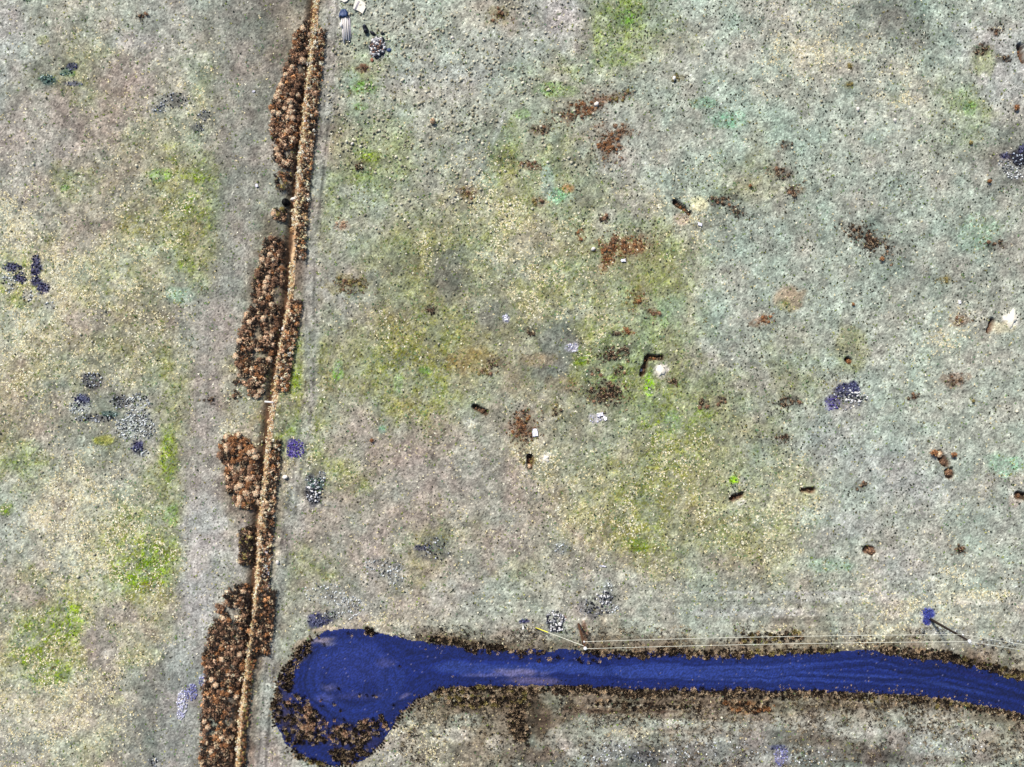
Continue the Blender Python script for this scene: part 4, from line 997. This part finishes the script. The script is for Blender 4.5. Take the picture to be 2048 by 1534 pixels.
def panel(px, py, pts, th, mat, label, cat='panel'):
    """a thick sheet cut to an outline given in metres"""
    t = empty('panel', at(px, py, 0.06)); tag(t, label, cat)
    n = len(pts); top_ = [(x, y, th) for x, y in pts]; bot = [(x, y, 0) for x, y in pts]
    V = np.array(top_ + bot); me = bpy.data.meshes.new('sheet')
    me.from_pydata([tuple(v) for v in V], [], [list(range(n)), list(range(2 * n - 1, n - 1, -1))] + [[i, i + n, (i + 1) % n + n, (i + 1) % n] for i in range(n)])
    me.materials.append(mat); me.update()
    link('sheet', me, t)
    return t
t = panel(720, 15, [(-.55, .95), (.05, 1.0), (.35, .68), (.62, .55), (.75, .28), (.62, .12), (.78, .02), (.35, -.85), (-.05, -.55), (-.85, -.2)], 0.12, m_board, 'large white panel lying right of the lumber stack')
for k in range(3): add('batten', box(-0.45 + 0.14 * k * 0.6, 0.15, 0.14, 0.05, 1.25, 0.035, math.radians(-24)), m_wood, t)
t = panel(687, 0, [(-.7, .6), (.75, .75), (.8, .2), (.45, -.22), (.1, -.35), (-.35, -.1)], 0.12, m_board, 'white panel cut by the top edge above the lumber stack')
add('batten', box(0.0, 0.1, 0.14, 1.1, 0.06, 0.035, 0.4), m_wood, t)

# black drum, bag and bits beside the rubble pile
b = at(731, 59, 0.27); t = empty('plastic_drum', b); t.rotation_euler = (0, 0, math.radians(14)); tag(t, 'dark plastic drum lying on its side above the rubble pile', 'drum')
ys = [-.48, -.46, -.3, -.28, -.26, 0, .02, .24, .26, .28, .44, .46]
add('body', tube([(0, y_, 0) for y_ in ys], [.2, .25, .26, .285, .26, .26, .28, .26, .285, .26, .25, .2], 18), m_black, t, smooth=True)
add('lid', tube([(0, .46, 0), (0, .5, 0)], .2, 16), m_tarp, t)
def bag(px, py, sx, sy, sz, rz, mat, label, cat='bag', name='bag'):
    v, f, _ = stone(int(px), 1.0)
    me = mesh_from(name, v * (sx, sy, sz), f, mat, smooth=True)
    o = link(name, me, None, at(px, py, sz * .6)); o.rotation_euler = (0, 0, rz)
    s = o.modifiers.new('sub', 'SUBSURF'); s.levels = 2; s.render_levels = 2
    return tag(o, label, cat)
bag(745, 66, .55, .3, .22, -.6, m_black, 'slumped black bag between the dark drum and the rubble pile')
bag(765, 67, .42, .2, .16, .3, m_black, 'black bag at the upper right of the rubble pile')
bag(766, 78, .22, .38, .2, .1, m_black, 'upright dark bag on the upper right side of the rubble pile')
bag(778, 100, .45, .4, .14, .4, m_tarp, 'blue-black bag lying right of the rubble pile')
bag(752, 113, .4, .3, .25, .2, m_black, 'black bag at the foot of the rubble pile')
bag(744, 120, .3, .34, .16, .2, m_rustr, 'rust red scrap lump at the lower left foot of the rubble pile', 'scrap', 'scrap_lump')

RUB = [lambda s=s: stone(s, 0.65) for s in range(6)]
STM = {}
def stone_mesh(colr, s):
    if (colr, s) not in STM:
        v, f, b_ = stone(100 + s, 0.65); c = lin(np.array({'white': (222, 220, 220), 'grey': (150, 150, 156), 'black': (46, 46, 56), 'brown': (140, 108, 92)}[colr])) * 0.85
        STM[(colr, s)] = mesh_from('rubble_stone', v, f, mstone, np.tile(c, (12, 1)) * (0.85 + 0.3 * b_[:, None]))
    return STM[(colr, s)]
for (px, py, rx, ry, hh, n, cols, nm) in [(755, 95, 16, 21, 0.7, 95, ['white', 'white', 'white', 'grey', 'black', 'brown'], 'rubble pile at the top of the field'),
                                      (1110, 1235, 20, 14, 0.35, 40, ['white', 'grey', 'black'], 'stone heap left of the brown pole'), (1112, 1254, 16, 8, 0.25, 26, ['white', 'white', 'black'], 'white stone row below the stone heap'),
                                      (1205, 1200, 16, 20, 0.1, 30, ['white', 'white', 'grey', 'black'], 'scattered stones right of the brown pole'), (630, 980, 14, 26, 0.2, 34, ['white', 'grey', 'black'], 'speckled heap right of the ditch'),
                                      (1708, 792, 20, 12, 0.08, 22, ['white', 'white', 'black'], 'white stones under the navy gravel')]:
    for k in range(n):
        a = random.random() * 6.283; r = math.sqrt(random.random()); colr = random.choice(cols)
        o = bpy.data.objects.new('rubble_stone', stone_mesh(colr, random.randrange(5))); C.objects.link(o)
        o.location = at(px + math.cos(a) * r * rx, py + math.sin(a) * r * ry, hh * (1 - r) + 0.05); s_ = random.uniform(.12, .27); o.scale = (s_, s_ * random.uniform(.7, 1), s_ * random.uniform(.7, 1))
        o.rotation_euler = (random.uniform(-.6, .6), random.uniform(-.6, .6), random.uniform(0, 6.28))
        tag(o, f'{colr} stone in the {nm}', 'stone', f'{colr} stones, {nm}')
# cores under the two real heaps, so the stones lie on something
def mound(px, py, rx, ry, h, ang, mat, name, label, cat, rag=0.35, seed=1):
    n, k = 20, 7; V = [(0, 0, h)]; F3 = []; F4 = []
    for j in range(1, k):
        f = j / (k - 1)
        for i in range(n):
            a = 2 * math.pi * i / n; rr = f * (1 + rag * (vnoise(3 + 1.6 * math.cos(a) + seed, 3 + 1.6 * math.sin(a), seed) - .5) * 2)
            V.append((math.cos(a) * rr * rx * S, math.sin(a) * rr * ry * S, h * (1 - f * f) ** 1.0 + 0.05 * (random.random() - .5) - (0.12 if j == k - 1 else 0)))
    for i in range(n): F3.append((0, 1 + i, 1 + (i + 1) % n))
    for j in range(k - 2):
        for i in range(n):
            a0 = 1 + j * n; F4.append((a0 + i, a0 + n + i, a0 + n + (i + 1) % n, a0 + (i + 1) % n))
    o = link(name, mesh_from(name, np.array(V), [np.array(F4), np.array(F3)], mat, smooth=True), None, at(px, py)); o.rotation_euler = (0, 0, math.radians(-ang))
    return tag(o, label, cat)
m_core = material('dark_grit', lin((70, 66, 72)), nscale=10, namt=0.6, bump=0.8)
mound(755, 95, 15, 20, 0.62, 0, m_core, 'grit_heap', 'dark grit heap under the stones of the rubble pile', 'heap', seed=2)
mound(1322, 742, 11, 15, 0.3, 25, m_spoil, 'spoil_heap', 'white soil heap right of the bent pit', 'soil heap', 0.6, 3)
mound(2024, 638, 9, 16, 0.4, 10, m_spoil, 'spoil_heap', 'white soil heap right of the pit at the right margin', 'soil heap', 0.6, 4)
mound(1091, 917, 8, 7, 0.22, 0, m_spoil, 'spoil_heap', 'small white soil heap right of the narrow pit', 'soil heap', 0.6, 5)

# black irrigation riser by the ditch
b = at(572, 405); t = empty('irrigation_riser', b); tag(t, 'round black irrigation riser on the left bank of the ditch', 'riser')
add('pipe', tube([(0, 0, -.4), (0, 0, .0), (0, 0, .04), (0, 0, .1), (0, 0, .14), (0, 0, .3), (0, 0, .3), (0, 0, -.38)], [.46, .46, .5, .5, .46, .48, .42, .42], 24, cap=False), m_riser, t, smooth=False)
add('bottom_plate', tube([(0, 0, -.36), (0, 0, -.34)], .42, 20), m_riser, t)
# plank and pipe across the ditch
o = add('plank', box(0, 0, 0, 1.3, 0.22, 0.06, math.radians(-6)), m_wood2, None, at(540, 804, 0.25)); o.location.z = 0.12; tag(o, 'pale plank laid across the ditch where the straw stops', 'plank')

# sheets and scraps
def scrap(px, py, sx, sy, rz, mat, label, cat='sheet', name='plastic_sheet', rag=0.3, z=0.1):
    """a crumpled torn sheet"""
    n = 13; V = []; rag = rag * 1.5; sx *= 0.9; sy *= 0.9
    for j in range(n):
        for i in range(n):
            u = i / (n - 1) * 2 - 1; v = j / (n - 1) * 2 - 1
            e = 1 + rag * (fbm(u * 1.6 + px, v * 1.6 + py, 2, 3) - .5) * 2
            V.append((u * sx / 2 * e, v * sy / 2 * e, z * 2.2 * fbm(u * 1.8 + px, v * 1.8, 3, 3)))
    q = (np.arange(n - 1)[:, None] * n + np.arange(n - 1)[None, :]).ravel()
    o = add(name, (np.array(V), np.stack([q, q + 1, q + n + 1, q + n], 1)), mat, None, at(px, py, 0.03), smooth=True); o.rotation_euler = (0, 0, rz)
    s = o.modifiers.new('thickness', 'SOLIDIFY'); s.thickness = 0.02
    return tag(o, label, cat)
scrap(613, 239, .4, .75, -.4, m_sheet, 'white sheet scrap on the right side of the upper ditch')
scrap(1070, 865, .75, 1.05, .1, m_sheet, 'square white sheet right of a brown shrub patch', rag=.15)
scrap(1200, 829, .8, .5, .2, m_sheet, 'torn white sheet in the middle field, left half', rag=.6)
scrap(1210, 836, .55, .4, -.6, m_sheet, 'torn white sheet in the middle field, right half', rag=.6)
scrap(1247, 521, .7, .38, .1, m_sheet, 'white scrap at the lower edge of the rusty shrub patch', rag=.5)
scrap(1284, 738, .35, .62, -.3, m_sheet, 'white scrap lying in the bent pit')
scrap(534, 1102, .55, .8, .1, m_sheet, 'upper small white sheet on the right bank of the lower ditch', rag=.6)
scrap(531, 1134, .75, .6, .0, m_sheet, 'white sheet with a dark fold on the lower ditch bank', rag=.5)
scrap(533, 1148, .95, .8, .1, m_sheet, 'widest white sheet on the lower ditch bank', rag=.4)
scrap(535, 1173, .5, 1.3, -.05, m_sheet, 'long narrow white sheet on the lower ditch bank', rag=.45)
scrap(527, 1189, .7, .5, .6, m_sheet, 'lowest white sheet on the lower ditch bank', rag=.5)
scrap(515, 372, .35, .4, .3, m_sheet, 'small white paper on the track left of the ditch', rag=.4)
scrap(507, 183, .4, .25, .2, m_sheet, 'tiny pale paper on the track near the top heap', rag=.4)
scrap(1205, 1131, .9, .18, -.15, m_sheet, 'thin white strip in the field above the scattered stones', 'strip', 'plastic_strip', rag=.4)
scrap(1399, 449, .6, .35, -.3, m_sheet, 'white scrap below the cream soil of the slanting pit', rag=.5)
scrap(1920, 604, .35, .5, .2, m_sheet, 'bluish white scrap in the far right field', rag=.5)
scrap(1012, 637, .45, .5, .2, m_sheet, 'bluish white scrap left of the yellow grass', rag=.5)
def rock(px, py, r, label, mat=m_paleR):
    v, f, _ = stone(int(px * 3 + py), 0.75)
    me = mesh_from('boulder', v * r, f, mat); o = link('boulder', me, None, at(px, py, r * .35)); o.rotation_euler = (random.uniform(-.3, .3), random.uniform(-.3, .3), random.uniform(0, 6))
    s = o.modifiers.new('bevel', 'BEVEL'); s.width = r * .12; s.segments = 2
    return tag(o, label, 'boulder')
for a in [(1348,157,.42,'pale boulder in the upper right field below green grass'),(1193,209,.4,'pale boulder on the long brown shrub patch'),(1186,498,.36,'pale boulder at the left end of the rusty shrub patch'),(570,954,.45,'cream boulder right of the ditch above the speckled heap'),
          (565,657,.42,'white boulder sitting in the middle ditch'),(1715,218,.32,'pale stone block in the upper right field'),(1789,241,.36,'flat pale boulder in the upper right field, right of the pale block'),(586,397,.5,'pale pinkish boulder in the ditch beside the black riser'),
          (905,76,.25,'small white boulder on the clod-covered upper field'),(1730,244,.3,'cream boulder between the pale block and the flat pale boulder'),(568,780,.3,'white stone right of the ditch above the plank'),(705,287,.28,'pale stone in the field right of the top heap'),
          (968,81,.24,'white stone among the soil clods at the top'),(555,1125,.35,'orange-tan boulder right of the white sheets')]:
    rock(*a)
